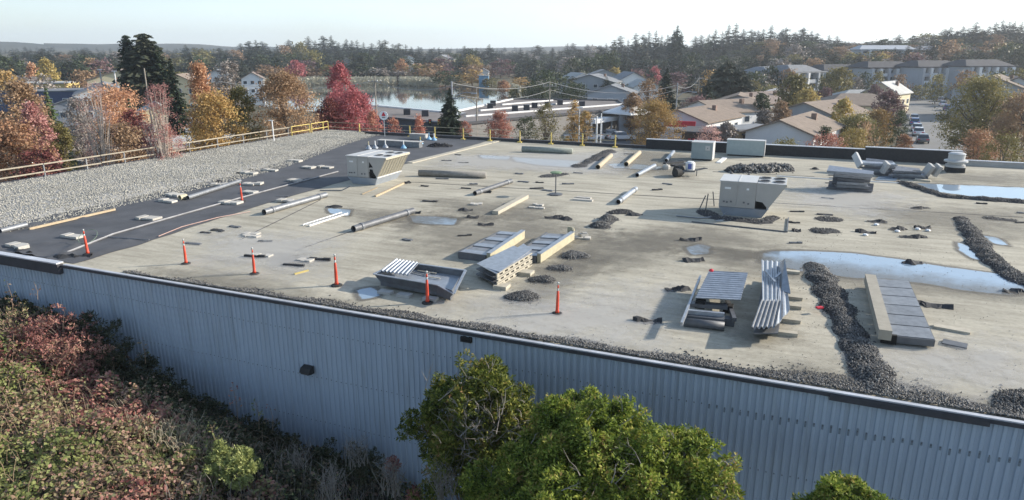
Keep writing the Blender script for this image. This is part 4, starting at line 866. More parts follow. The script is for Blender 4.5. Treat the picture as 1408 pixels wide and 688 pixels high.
for x, y, L_ in ((890, 443, .9), (932, 399, .9), (950, 331, 1.0), (953, 359, .9), (1254, 362, .8), (1190, 320, .9), (1206, 306, .9), (1234, 316, .9), (1268, 314, .8), (1256, 327, 1.2), (1284, 421, 1.1), (1393, 402, .7), (1095, 318, .4), (460, 285, .9), (640, 290, .8), (668, 310, .8), (650, 300, .6), (570, 293, .8), (667, 265, .8), (762, 300, 1.0), (775, 302, .9), (872, 296, .9), (560, 252, .5), (110, 354, .9), (88, 355, 1.), (30, 348, 1.1), (1265, 287, 1.1), (1120, 225 + 8, .6), (232, 276 + 3, .6), (300, 251, .6), (326, 240, .5), (345, 235, .5)):
    curled(x, y, L_)
for x, y in ((1190, 323), (1234, 318), (1205, 309), (1262, 315), (1276, 317)):
    q = at(x, y, .04); mb = MB(); mb.lathe([(.1, -.03), (.13, 0), (.08, .05)], 8); o = mb.build('white_lump', M_white); o.location = q; tag(o, 'small white lump beside a curled black scrap', 'scrap', 'white lumps by the curled scraps')
for x, y, lb in ((1127, 423, 'small red scrap on the left flank of the gravel windrow'), (666, 342, 'small red-brown scrap between the two steel platforms')):
    q = at(x, y, .2 if x > 1000 else .02); mb = MB(); mb.box((0, 0, 0), (.22, .12, .05), .3); o = mb.build('red_scrap', M_redp); o.location = q; tag(o, lb, 'scrap')
q = at(802, 327, 0); mb = MB(); mb.box((0, 0, .1), (.35, .3, .2), .4); mb.box((.05, 0, .22), (.2, .2, .06), .2); o = mb.build('small_block', M_slab); o.location = q; tag(o, 'small pale block near the curved end of the right platform', 'block')
q = at(893, 222, 0)
for k, (x0, y0, x1, y1) in enumerate(((915, 225, 940, 222), (925, 228, 950, 225))): board(x0, y0, x1, y1, .5, .12, M_black, ['black membrane strip left of the smaller grey box, farther', 'black membrane strip left of the smaller grey box, nearer'][k], 'membrane strip', 'membrane_strip')

# ------------------------------------------------------------ railings, sign, wall lamp, scupper
uL = U0 + .35
T1 = thing('guard_rail', 'weathered timber guard rail along the left roof edge', 'railing', R(uL, V0, 0), -A)
for k in range(14):
    mb = MB(); y = .5 + k * 3.0
    if y > 37: break
    mb.box((0, y, .55), (.07, .07, 1.1)); mb.build('rail_post', M_galv2, T1)
for z in (.55, 1.08):
    for k in range(9):
        mb = MB(); mb.beam((0.06, .2 + k * 4.1, z + random.uniform(-.02, .02)), (0.06, .2 + k * 4.1 + 4.05, z + random.uniform(-.02, .02)), .05, .08); mb.build('rail_board', M_rail, T1)
q = at(377, 196, .1); mb = MB(); T1 = thing('white_stanchion', 'tall white pole with a short head at the left roof rail', 'pole', q); mb.tube([(0, 0, 0), (-.02, 0, 1.95)], .055, 8); mb.build('pole', M_white, T1); mb = MB(); mb.box((-.12, 0, 1.98), (.4, .1, .08)); mb.build('head', M_white, T1)
for k, (x, u_) in enumerate(((440, -45.4), (470, -45.4))):
    T1 = thing('safety_barrier', ['yellow tube safety barrier at the end of the timber rail', 'yellow tube safety barrier at the back left roof corner'][k], 'barrier', R(-45.4, 54.2 + 3 * k, 0), -A)
    for y in (0, 2.7):
        mb = MB(); mb.tube([(0, y, .1), (0, y, 1.15)], .045, 8); mb.build('upright', M_yel, T1)
    for z in (.6, 1.15):
        mb = MB(); mb.tube([(0, 0, z), (0, 2.7, z)], .035, 8); mb.build('bar', M_yel, T1)
T1 = thing('back_railing', 'thin railing on yellow posts along the back roof edge', 'railing', R(-46, V1 - .45, 0), -A)
xs = [UV(at(px, py, 0))[0] + 46 for px, py in ((561, 189), (599, 190), (638, 192), (678, 193), (719, 195), (762, 197), (805, 199), (850, 201))]
xs = [0, 4.5] + xs
for x in xs:
    mb = MB(); mb.tube([(x, 0, .0), (x, 0, 1.1)], .06, 8); mb.build('rail_post', M_yel, T1); mb = MB(); mb.box((x, 0, .05), (.4, .4, .1)); mb.build('post_foot', M_yel, T1)
for a_, b_ in zip(xs, xs[1:]):
    for z in (1.08, .6):
        mb = MB(); mb.tube([(a_, 0, z), (b_, 0, z)], .022, 6); mb.build('rail_bar', M_cream, T1)
q = at(529, 188, .2); T1 = thing('round_sign', 'round white sign with red mark on a thin pole at the back left corner', 'sign', q)
mb = MB(); mb.tube([(0, 0, 0), (0, 0, 2.4)], .045, 8); mb.build('pole', M_galv, T1)
mb = MB(); mb.tube([(0, .0, 2.0), (0, -.05, 2.0)], .42, 24); mb.build('disc', M_white, T1)
mb = MB(); mb.prism([(-.16, -.056, 2.08), (.16, -.056, 2.08), (.0, -.056, 2.36)], (0, -.02, 0)); mb.box((0, -.066, 2.02), (.34, .02, .1)); mb.build('red_mark', M_redp, T1)
mb = MB(); mb.box((0, -.066, 1.84), (.3, .02, .07)); mb.build('dark_mark', M_dark, T1)
q = atv(424, 508, V0 - .1); T1 = thing('wall_lamp', 'black wall pack lamp fixed to the blue corrugated wall', 'wall lamp', q, -A)
mb = MB(); mb.prism([(-.2, .05, .14), (-.2, -.16, .1), (-.2, -.24, -.06), (-.2, -.1, -.13), (-.2, .05, -.13)], (.4, 0, 0)); mb.build('housing', M_rubb, T1)
mb = MB(); mb.box((0, -.12, -.12), (.34, .2, .03), 0, 0, (-.25, 0)); mb.build('lens', M_glass, T1)
q = atv(641, 467, V0 - .06); T1 = thing('scupper', 'small black scupper outlet high on the blue wall', 'scupper', q, -A); mb = MB(); mb.box((0, 0, 0), (.36, .1, .16)); mb.build('outlet_body', M_rubb, T1); mb = MB(); mb.box((0, -.055, 0), (.26, .02, .08)); mb.build('opening', M_hole, T1)

# ------------------------------------------------------------ automatic place words for look-alikes
AUTO = []                                                       # (object, look, px, py)
def px_of(p):
    Z = p.z - CH; f = p.y * math.cos(TH) - Z * math.sin(TH); u_ = p.y * math.sin(TH) + Z * math.cos(TH); return 704 + F * p.x / f, 344 - F * u_ / f
ORD = ['first', 'second', 'third', 'fourth', 'fifth', 'sixth', 'seventh', 'eighth', 'ninth', 'tenth', 'eleventh', 'twelfth', 'thirteenth', 'fourteenth', 'fifteenth', 'sixteenth', 'seventeenth', 'eighteenth', 'nineteenth', 'twentieth']
def autolabel(items, marks, tail):
    by = {}
    for o, look, x, y in items:
        k = min(marks, key=lambda m: math.hypot(x - m[1], (y - m[2]) * 2)); by.setdefault((look, k[0]), []).append((x, o))
    for (look, place), L in by.items():
        L.sort(key=lambda q: q[0])
        for i, (x, o) in enumerate(L):
            o['label'] = '%s %s' % (look, place) + ('' if len(L) == 1 else ', %s from the left' % ORD[min(i, 19)] if i < 20 else ', far right')
RM = [('near the gravel bed', 250, 245), ('near the left cooling unit', 510, 240), ('near the leftmost post', 110, 340), ('near the far orange post', 331, 265), ('among the middle posts', 350, 355), ('near the metal tray', 560, 370), ('near the long dark pipe', 525, 300),
      ('beside the steel platforms', 700, 340), ('near the vent stand', 764, 262), ('near the roofing rolls', 640, 235), ('near the four gravel piles', 800, 330), ('near the small grey box', 930, 215), ('near the right cooling unit', 1030, 290), ('near the deck section', 1240, 430),
      ('near the neat panel stack', 1150, 255), ('right of the right cooling unit', 1230, 315), ('beside the big puddle', 1250, 362), ('near the far right windrow', 1380, 290), ('left of the ribbed panel stack', 920, 415), ('at the big puddle left end', 950, 345), ('on the dark underlay strip', 200, 300)]

# ------------------------------------------------------------ leaves, crowns, trees
def leafquads(P, Nrm, size, asp=.6):
    n = len(P); r = RNG.normal(size=(n, 3)); t = np.cross(Nrm, r); t /= np.linalg.norm(t, axis=1, keepdims=True) + 1e-9; b = np.cross(Nrm, t); b /= np.linalg.norm(b, axis=1, keepdims=True) + 1e-9
    s_ = (size * RNG.uniform(.6, 1.3, n))[:, None]
    V = np.stack([P - t * s_, P - b * s_ * asp, P + t * s_, P + b * s_ * asp], 1)
    return V.reshape(-1, 3), np.arange(n * 4).reshape(-1, 4)
def envelope(style, t):
    if style == 'oval': return max(.05, math.sin(math.pi * min(1, t * .92 + .08)) ** .6)
    if style == 'cone': return max(.04, (1 - t) ** .75 * min(1, t * 5 + .35))
    if style == 'column': return max(.1, math.sin(math.pi * (t * .85 + .1)) ** .45)
    if style == 'spread': return max(.1, math.sin(math.pi * min(1, t * .75 + .22)) ** .5)
    return 1
def crown_data(H, W, style, n, size, ncl, seed, base=.18, out=.6):
    global RNG
    rg = np.random.default_rng(seed); rd = random.Random(seed); C = []
    for i in range(ncl):
        t = rd.random() ** .85; a = rd.uniform(0, 6.283); rr = envelope(style, t) * W / 2 * (rd.random() ** .4) * rd.uniform(.8, 1.08)
        C.append((rr * math.cos(a), rr * math.sin(a), H * (base + (1 - base) * t * .97)))
    C = np.array(C); idx = rg.integers(0, ncl, n); sg = W * (.42 / ncl ** .38) ; sz = np.array([rd.uniform(.6, 1.3) for _ in range(ncl)])
    P = C[idx] + rg.normal(size=(n, 3)) * (sg * sz[idx])[:, None] * np.array([1, 1, .75])
    N_ = P - np.array([0, 0, H * .45]); N_ /= np.linalg.norm(N_, axis=1, keepdims=True) + 1e-6; N_ = N_ * out + rg.normal(size=(n, 3)) * .7
    V, Q = leafquads(P, N_, size); return C, V, Q
def limbs(mb, H, W, C, r, k=14, seed=1, trunkto=.75):
    rd = random.Random(seed); pts = [Vector((0, 0, -.3))]
    for i in range(1, 6): pts.append(Vector((rd.uniform(-1, 1) * W * .02 * i, rd.uniform(-1, 1) * W * .02 * i, H * trunkto * i / 5)))
    mb.tube(pts, [r * (1 - .15 * i) for i in range(6)], 7)
    for i in range(min(k, len(C))):
        c = Vector(C[int(rd.random() * len(C))]); z0 = min(c.z * rd.uniform(.35, .8), H * trunkto * .95); f = z0 / (H * trunkto) * 5; j = min(4, int(f)); s = pts[j].lerp(pts[j + 1], f - j) if j < 5 else pts[5]
        m_ = s.lerp(c, .5) + Vector((0, 0, -abs(c.z - s.z) * .12)); mb.tube([s, m_, c], [r * .38, r * .22, r * .06], 5, caps=False)
def tree_proto(style, H, W, n, size, ncl, leafm, barkm, seed, base=.18, r=None, k=14):
    C, V, Q = crown_data(H, W, style, n, size, ncl, seed, base); mb = MB(); limbs(mb, H, W, C, r or H * .02, k, seed)
    return V, Q, mb, leafm, barkm
def place_tree(proto, loc, label, cat='tree', group=None, name='tree', rz=0, sc=(1, 1, 1)):
    V, Q, mb, lm, bm = proto; T1 = thing(name, label, cat, loc, rz, group); npmesh('crown', V, Q, lm, parent=T1); mb.build('trunk', bm, T1); T1.scale = sc; return T1
def conifer_data(H, W, levels, br, seed, base=.1, droop=.25, irr=.25, pw=.8, wk=1.):
    rd = random.Random(seed); V = []; Q = []
    for i in range(levels):
        t = i / levels; z = H * (base + (1 - base) * t); R_ = W / 2 * max(.05, (1 - t) ** pw) * (1 + irr * (rd.random() - .6))
        for j in range(br):
            a = rd.uniform(0, 6.283); L_ = R_ * rd.uniform(.55, 1.15)
            if rd.random() < .12: continue
            d = np.array([math.cos(a), math.sin(a), 0]); pr_ = np.array([-d[1], d[0], 0]); ns = 4
            for s in range(ns):
                r0 = L_ * (s + .2) / ns; r1 = L_ * (s + 1.5) / ns; wd = (L_ * .24 + H * .010) * wk * (1.2 - .2 * s) * rd.uniform(.7, 1.3)
                z0 = z - droop * r0 * .8 + H * .012 * rd.uniform(-1, 1); z1 = z - droop * r1 + H * .01 * rd.uniform(-1, 1); th = rd.uniform(-.6, .6)
                for sgn in (-1, 1):
                    k_ = len(V); mid = (r0 + r1) / 2
                    V += [d * r0 + [0, 0, z0], d * mid + pr_ * wd * sgn + [0, 0, (z0 + z1) / 2 - wd * (.5 + th)], d * r1 + [0, 0, z1], d * mid + [0, 0, (z0 + z1) / 2 + wd * .2]]; Q.append((k_, k_ + 1, k_ + 2, k_ + 3))
    mb = MB(); mb.tube([(0, 0, -.5), (0, 0, H * .5), (0, 0, H * .99)], [H * .016, H * .01, H * .002], 7)
    return np.array(V), np.array(Q), mb
L_con = folm('conifer_needles', [(.012, .022, .012), (.025, .042, .02), (.045, .065, .028)], .4, .1)
L_con2 = folm('olive_conifer_needles', [(.03, .04, .022), (.06, .07, .04), (.10, .10, .06)], .4, .1)
L_cong = folm('bright_conifer_needles', [(.03, .055, .018), (.07, .11, .03), (.10, .13, .045)], .5, .15)
L_org = folm('orange_leaves', [(.20, .10, .05), (.42, .19, .08), (.52, .27, .12), (.44, .28, .14)], .35, .3)
L_gold = folm('gold_orange_leaves', [(.14, .10, .025), (.32, .19, .04), (.46, .27, .05), (.36, .30, .07)], .3, .3)
L_brown = folm('brown_orange_leaves', [(.16, .10, .055), (.32, .19, .09), (.42, .27, .14)], .35, .3)
L_red = folm('crimson_leaves', [(.22, .035, .045), (.44, .08, .09), (.55, .15, .15)], .4, .3)
L_redor = folm('red_orange_leaves', [(.26, .08, .05), (.46, .15, .09), (.5, .25, .14)], .5, .3)
L_pink = folm('pinkish_leaves', [(.38, .20, .16), (.52, .29, .24), (.58, .37, .31)], .4, .3)
L_pink2 = folm('pink_red_leaves', [(.36, .13, .12), (.50, .20, .17), (.54, .30, .25)], .4, .3)
L_olive = folm('olive_yellow_leaves', [(.10, .095, .02), (.22, .19, .045), (.34, .27, .07)], .35, .3)
L_ylw = folm('yellow_leaves', [(.22, .17, .03), (.42, .30, .05), (.50, .38, .10)], .4, .3)
L_green = folm('dull_green_leaves', [(.03, .045, .018), (.06, .085, .03), (.10, .12, .04)], .35, .25)
L_purp = folm('purple_brown_leaves', [(.10, .055, .06), (.19, .10, .10), (.26, .15, .13)], .4, .25)
L_grey = folm('grey_bare_twigs', [(.16, .13, .11), (.26, .22, .19), (.33, .29, .26)], .4, .1)
L_dkred = folm('dark_red_leaves', [(.08, .02, .02), (.20, .04, .035), (.30, .08, .06)], .5, .25)

def dtree(px, ytop, D, wpx, style, lm, label, n=5000, size=.16, ncl=110, bark=None, base=.18, cat='tree', name='deciduous_tree', group=None, k=16, rr=None, z0=None):
    top = col(px, ytop, D); zb = terr(top.x, top.y) if z0 is None else z0; H = max(1., top.z - zb); W = wpx * top.length / F * .97
    if D < 130: n = int(n * 1.7); size *= .74
    p = tree_proto(style, H, W, n, size, ncl, lm, bark or M_bark, int(px * 7 + ytop), base, rr, k)
    return place_tree(p, Vector((top.x, top.y, zb)), label, cat, group, name)
# left group just outside the building
dtree(22, 112, 84, 62, 'oval', L_brown, 'brown-orange leafy tree at the left frame edge behind two others', 7000, .17)
dtree(8, 165, 66, 85, 'spread', L_org, 'low bright orange tree at the left frame edge in front of the path', 7000, .15, base=.1)
dtree(40, 140, 76, 40, 'oval', L_pink2, 'reddish tree between the orange tree and the green cedar at far left', 4000, .15)
dtree(78, 168, 78, 36, 'oval', L_olive, 'small olive-yellow tree in front of the green cedar', 3500, .14)
dtree(104, 136, 95, 40, 'oval', L_grey, 'grey-brown bare bush right of the green cedar', 3500, .13)
dtree(50, 205, 62, 60, 'spread', L_dkred, 'low red-brown shrub beside the leaf-strewn path', 2500, .13, cat='shrub', name='shrub')
dtree(152, 122, 110, 78, 'spread', L_org, 'wide orange tree behind the pink bare tree', 5500, .2)
dtree(180, 150, 82, 46, 'oval', L_dkred, 'dark red tree between two slender pink trees', 4500, .15)
dtree(160, 172, 70, 80, 'spread', L_brown, 'low brown-orange tree between the two slender pink trees', 5500, .15, base=.1)
dtree(122, 108, 62, 52, 'column', L_pink, 'slender pale pink tree with bare white stems, left of the two', 2600, .07, 160, M_barkw, base=.1, k=150, rr=.13)
dtree(214, 112, 60, 54, 'column', L_pink2, 'slender pink-red tree with pale stems, right of the two', 5200, .07, 160, M_barkw, base=.04, k=150, rr=.13)
dtree(224, 165, 61, 48, 'oval', L_redor, 'reddish bush around the foot of the right slender pink tree', 3000, .09, base=.05, cat='shrub', name='shrub')
dtree(272, 88, 82, 58, 'cone', L_org, 'tall pointed orange tree beyond the roof rail, left of its golden neighbour', 7000, .17)
dtree(290, 128, 76, 84, 'spread', L_gold, 'broad golden-orange tree low behind the white rail', 8000, .15, base=.08)
dtree(328, 116, 80, 50, 'oval', L_olive, 'olive-yellow tree between golden and brown-orange trees', 5000, .15, base=.1)
dtree(385, 95, 78, 92, 'oval', L_brown, 'large round brown-orange tree behind the yellow safety barriers', 11000, .15, base=.1)
dtree(466, 86, 96, 50, 'oval', L_red, 'tall crimson tree against the lake, upper of the two', 6000, .17, base=.1)
dtree(478, 118, 86, 78, 'spread', L_red, 'wide crimson tree low behind the back left roof corner', 8000, .16, base=.05)
dtree(450, 135, 84, 46, 'oval', L_dkred, 'dark crimson tree at the left foot of the crimson pair', 4000, .15)
dtree(512, 150, 80, 34, 'oval', L_redor, 'orange-red bush left of the round sign', 2500, .13, base=.05, cat='shrub', name='shrub')
dtree(540, 158, 82, 28, 'oval', L_redor, 'small orange-red bush right of the round sign', 1800, .13, base=.05, cat='shrub', name='shrub')
dtree(576, 158, 84, 34, 'cone', L_redor, 'reddish bush left of the dark conifer at the crossing', 2200, .13, base=.05, cat='shrub', name='shrub')
dtree(640, 166, 90, 26, 'spread', L_redor, 'small round orange bush right of the traffic light mast', 1500, .12, base=.05, cat='shrub', name='shrub')
dtree(687, 154, 92, 44, 'spread', L_redor, 'round red-orange tree behind the back railing', 4500, .13, base=.1)
dtree(752, 142, 88, 50, 'oval', L_olive, 'thin olive tree with open crown behind the back railing', 2300, .12, base=.1, k=40)
dtree(724, 160, 94, 40, 'spread', L_green, 'low dull green bush right of the red-orange tree', 2000, .13, base=.05, cat='shrub', name='shrub')
dtree(790, 138, 96, 26, 'oval', L_gold, 'narrow gold tree beside the white lamp post', 2000, .13, base=.1)
dtree(806, 150, 86, 26, 'oval', L_gold, 'small orange-gold tree right of the white lamp post', 2000, .12, base=.1)
dtree(903, 140, 96, 72, 'spread', L_gold, 'broad golden tree beside the black parapet', 8000, .14, base=.15, k=30)
dtree(893, 110, 130, 46, 'oval', L_brown, 'sparse brown tree behind the broad golden tree', 2600, .16, base=.1, k=40)
dtree(960, 134, 150, 46, 'spread', L_purp, 'rounded purple-brown tree right of the dark conifer', 3000, .2, base=.1)
dtree(976, 172, 92, 40, 'spread', L_pink, 'pinkish bush before the red lettered shop front', 1600, .11, base=.05, cat='shrub', name='shrub')
dtree(1095, 105, 165, 48, 'oval', L_olive, 'yellow-green tree between the house roofs, tallest there', 5000, .26)
dtree(1110, 125, 160, 40, 'oval', L_ylw, 'golden tree directly right of the yellow-green one', 3500, .24)
dtree(1155, 93, 215, 40, 'oval', L_olive, 'yellow-olive tree in front of the grey apartment wing', 3500, .3)
dtree(1136, 122, 190, 24, 'oval', L_purp, 'small purple tree left of the tan house roof', 1500, .24)
dtree(1222, 126, 140, 38, 'spread', L_purp, 'wide purple-pink tree left of the street', 4500, .2, base=.1)
dtree(1180, 158, 112, 60, 'oval', L_olive, 'olive-yellow tree right of the white gabled house', 5000, .16, base=.1)
dtree(1210, 152, 120, 44, 'spread', L_gold, 'orange and green tree left of the purple-pink tree', 3500, .16)
dtree(1176, 176, 92, 50, 'spread', L_ylw, 'low yellow-green shrub over the black parapet', 3000, .12, base=.05, cat='shrub', name='shrub')
dtree(1246, 186, 96, 26, 'spread', L_org, 'low orange shrub by the parked cars on the street', 3000, .12, base=.05, cat='shrub', name='shrub')
dtree(1135, 184, 88, 60, 'spread', L_redor, 'red and orange hedge below the white gabled house', 3000, .12, base=.03, cat='hedge', name='hedge')
dtree(1080, 190, 90, 50, 'spread', L_olive, 'low olive hedge below the white gabled house, leftmost', 2000, .12, base=.03, cat='hedge', name='hedge')
dtree(1136, 172, 98, 26, 'oval', L_green, 'small dark green shrub against the white gabled house', 2200, .13, base=.05, cat='shrub', name='shrub')
dtree(1240, 150, 118, 24, 'oval', L_green, 'small dark green shrub at the foot of the purple-pink tree', 1500, .14, base=.05, cat='shrub', name='shrub')
dtree(1358, 106, 118, 84, 'spread', L_olive, 'large spreading olive-brown tree right of the street', 12000, .17, 170, base=.08, k=50, rr=.5)
dtree(1412, 126, 112, 60, 'spread', L_brown, 'wide brown tree at the right frame edge', 7000, .17, base=.08, k=30)
dtree(1350, 178, 88, 50, 'spread', L_org, 'low orange bush behind the white exhaust fan', 3500, .12, base=.05, cat='shrub', name='shrub')
dtree(1385, 182, 84, 50, 'spread', L_olive, 'low yellow-olive hedge behind the right end of the parapet', 3000, .12, base=.05, cat='hedge', name='hedge')
dtree(62, 82, 290, 26, 'oval', L_ylw, 'bright yellow tree far left above the dark blue building', 1500, .4)
dtree(42, 87, 300, 16, 'oval', L_org, 'small orange tree beside the bright yellow one', 800, .4)
dtree(406, 84, 345, 28, 'oval', L_red, 'crimson tree on the far lake shore', 1800, .45)
dtree(648, 78, 400, 34, 'oval', L_ylw, 'tall yellow tree on the far right lake shore', 2000, .5)
dtree(552, 82, 360, 22, 'oval', L_org, 'orange tree on the far shore left of the rounded brown trees', 1200, .45)
dtree(845, 94, 300, 26, 'oval', L_ylw, 'yellow-green tree among far houses, left of the small pink tree', 1500, .4)
dtree(900, 92, 290, 18, 'oval', L_red, 'small pinkish red tree below the tall conifers', 1000, .35)
dtree(884, 102, 290, 12, 'oval', L_ylw, 'tiny yellow tree beside the small pinkish red one', 500, .35)
dtree(313, 84, 140, 44, 'spread', L_grey, 'grey bare tree behind the pointed orange tree', 3000, .2, k=40)
dtree(692, 112, 250, 20, 'oval', L_org, 'orange tree at the right end of the lake', 900, .3)
dtree(1215, 74, 330, 22, 'oval', L_ylw, 'small yellow tree above the apartment roofs', 700, .45)
def ctree(px, ytop, D, wpx, lm, label, levels=26, br=11, name='conifer', group=None, **kw):
    top = col(px, ytop, D); zb = terr(top.x, top.y); H = top.z - zb; W = wpx * top.length / F
    V, Q, mb = conifer_data(H, W, levels, br, int(px * 3 + ytop), **kw); return place_tree((V, Q, mb, lm, M_bark), Vector((top.x, top.y, zb)), label, 'tree', group, name)
for a_ in ((1048, 128, 150, 26, 'oval', L_green, 'dull green tree between the tan house roofs, left of the yellow-green tree'), (1075, 140, 128, 30, 'oval', L_brown, 'brown tree in the gap between the two white gabled houses'), (1052, 150, 118, 24, 'oval', L_grey, 'bare grey tree beside the sunlit shed'), (1162, 136, 130, 30, 'oval', L_ylw, 'yellowish tree behind the right end of the white gabled house'),
           (1035, 112, 190, 30, 'oval', L_olive, 'olive tree right of the broad dark conifer'), (1140, 104, 225, 24, 'oval', L_green, 'green tree before the grey apartment wing'), (1205, 118, 190, 26, 'oval', L_purp, 'purple tree above the hipped tan house'), (1000, 168, 96, 26, 'oval', L_grey, 'bare grey bush before the lettered shop'), (870, 128, 125, 30, 'oval', L_brown, 'brown tree left of the sparse brown one'), (846, 108, 250, 30, 'oval', L_olive, 'olive tree behind the white kiosk'),
           (740, 118, 200, 40, 'spread', L_green, 'green tree mass behind the plaza roof, left part'), (712, 122, 240, 26, 'spread', L_olive, 'olive tree behind the plaza roof at the lake end'), (790, 116, 195, 44, 'spread', L_green, 'dark green tree mass behind the plaza roof, right part')):
    dtree(*a_, 2600, .2)
ctree(618, 120, 100, 64, L_con, 'dark green conifer at the crossing, behind the blue post bases', 40, 16, pw=.9)
ctree(918, 92, 165, 40, L_con, 'dark narrow conifer behind the broad golden tree', 36, 12)
ctree(1022, 96, 178, 60, L_con2, 'dark conifer touching the right side of the broad one', 34, 14, pw=.55)
ctree(1002, 84, 180, 96, L_con2, 'broad olive-dark conifer above the tan-roofed houses', 44, 16, pw=.6)
ctree(975, 105, 170, 34, L_con, 'smaller dark conifer at the left foot of the broad one', 30, 12)
ctree(196, 45, 150, 64, L_con2, 'tall dark conifer standing high above the left skyline', 54, 22, pw=.35, irr=.7, base=.02)
ctree(172, 47, 152, 40, L_con, 'narrow dark conifer left of the tallest one', 46, 14, pw=.4, irr=.6)
ctree(214, 60, 148, 52, L_con, 'dark conifer right of the tallest one on the left', 34, 12, pw=.6)
ctree(233, 78, 118, 44, L_con, 'slim dark conifer in front of the white low building', 34, 12, pw=.7)
ctree(62, 118, 86, 44, L_cong, 'bright green cedar at the far left among orange trees', 30, 14, pw=.8)
ctree(176, 132, 100, 26, L_cong, 'small bright green conifer behind the dark red tree', 20, 10)
ctree(522, 88, 345, 26, L_con2, 'dark pointed conifer on the far shore beside rounded brown trees', 18, 9)
ctree(932, 34, 420, 40, L_con, 'tallest conifer of the clump above the black parapet', 26, 10)

# belts of trees behind the lake and on the hill: prototypes copied
def skyline(x):
    K = [(-40, 76), (0, 76), (60, 74), (150, 72), (240, 70), (300, 67), (350, 62), (420, 58), (480, 56), (540, 62), (600, 68), (660, 68), (740, 70), (800, 66), (830, 60), (860, 56), (884, 46), (935, 44), (950, 62), (965, 52), (1000, 44), (1050, 46), (1110, 50), (1150, 60), (1175, 68), (1215, 60), (1260, 58), (1300, 46), (1350, 42), (1408, 34), (1460, 34)]
    for (a, b), (c, d) in zip(K, K[1:]):
        if a <= x <= c: return b + (d - b) * (x - a) / (c - a)
    return 60
PC = []
for i in range(5):
    V, Q, mb = conifer_data(1, 1., 22, 10, 50 + i, base=.04, pw=(.7, .55, .8, .6, .45)[i], irr=.5, droop=.12, wk=.6)
    me = npmesh(None, V, Q, (L_con, L_con2, L_con, L_con, L_con2)[i]); me.name = 'crown'; tb = mb.build('trunk', M_bark); PC.append((me, tb.data)); bpy.data.objects.remove(tb)
PD = {}
for key, lm in (('olive', L_olive), ('brown', L_brown), ('green', L_green), ('grey', L_grey), ('purple', L_purp), ('gold', L_gold)):
    PD[key] = []
    for i in range(2):
        C, V, Q = crown_data(1, .85, ('oval', 'spread')[i], 750, .045, 34, 90 + i + len(key) * 3, .12); mb = MB(); limbs(mb, 1, .85, C, .02, 6, i)
        me = npmesh(None, V, Q, lm); me.name = 'crown'; tb = mb.build('trunk', M_bark); PD[key].append((me, tb.data)); bpy.data.objects.remove(tb)
TM = [('above the dark blue building', 60, 90), ('left of the tall dark conifers', 130, 80), ('right of the tall dark conifers', 260, 80), ('above the brown-orange tree', 360, 75), ('above the crimson trees', 450, 75), ('above the lake', 540, 80), ('above the crossing conifer', 620, 85), ('above the right lake end', 700, 85),
      ('above the shopping plaza', 790, 80), ('above the golden tree', 890, 70), ('above the grey boxes', 990, 70), ('above the white gabled house', 1090, 75), ('above the tan roofs', 1180, 80), ('above the street', 1270, 70), ('above the large olive tree', 1345, 65), ('at the right frame edge', 1400, 60)]
tree_items = []
def inst(pm_, px, ytop, D, wpx, look, grp, hmin=4):
    top = col(px, ytop, D); zb = terr(top.x, top.y) - .3; H = max(hmin, top.z - zb)
    T1 = thing('conifer' if 'conifer' in look else 'tree', look, 'tree', (top.x, top.y, zb), random.uniform(0, 6.28), grp)
    W = wpx * D / F; T1.scale = (W, W, H)
    link('crown', pm_[0], T1); link('trunk', pm_[1], T1); tree_items.append((T1, look, px, ytop)); return T1
rd = random.Random(5)
x = -30
while x < 1440:                                                 # skyline row
    D = rd.uniform(430, 560) if x > 820 else rd.uniform(520, 720)
    con = rd.random() < (.92 if 330 < x < 560 or x > 840 else .72)
    if 1165 < x < 1290: con = rd.random() < .35
    y = skyline(x) + rd.uniform(-9, 3) + (0 if con else 5) - (5 if x > 950 else 0)
    if con: inst(rd.choice(PC), x, y, D, rd.uniform(24, 36), 'dark conifer on the skyline', 'conifers along the skyline')
    else: inst(rd.choice(PD[rd.choice(['green', 'green', 'brown', 'grey', 'olive'])]), x, y + 2, D, rd.uniform(24, 36), 'leafy tree on the skyline', 'leafy trees along the skyline')
    x += rd.uniform(7, 12)
x = -30
while x < 1440:                                                 # middle row
    if 1050 < x < 1408:
        D = rd.uniform(300, 340); y = 84 + rd.uniform(-8, 6) - (x - 1050) * .03
    else: D = rd.uniform(360, 440); y = 82 + rd.uniform(-7, 8)
    c = rd.random()
    if c < .62: inst(rd.choice(PC), x, y - 4, D, rd.uniform(22, 34), 'dark conifer in the middle belt', 'conifers in the middle belt')
    else: inst(rd.choice(PD[rd.choice(['green', 'brown', 'olive', 'grey', 'green', 'purple'])]), x, y + 3, D, rd.uniform(32, 50), 'leafy tree in the middle belt', 'leafy trees in the middle belt')
    x += rd.uniform(9, 15)
x = -30
while x < 1050:                                                 # shore and street row
    if 1: D = rd.uniform(345, 365) if 330 < x < 640 else (rd.uniform(296, 318) if 560 < x < 720 else rd.uniform(215, 270))
    y = 97 + rd.uniform(-6, 7) + (4 if not 330 < x < 640 else 0)
    if 20 < x < 100 or 270 < x < 350 or 796 < x < 870: y += 8
    c = rd.random(); key = rd.choice(['green', 'olive', 'brown', 'brown', 'grey', 'gold', 'purple'])
    if 560 < x < 600: key = 'brown'
    if not (655 < x < 700 and True):
        if c < .25: inst(rd.choice(PC), x, y - 3, D, rd.uniform(24, 34), 'dark conifer in the near belt', 'conifers in the near belt')
        else: inst(rd.choice(PD[key]), x, y, D, rd.uniform(34, 52), '%s tree in the near belt' % {'green': 'dull green', 'olive': 'olive', 'brown': 'brown', 'grey': 'grey bare', 'gold': 'golden', 'purple': 'purple-brown'}[key], 'leafy trees in the near belt')
    x += rd.uniform(12, 20)
x = -30
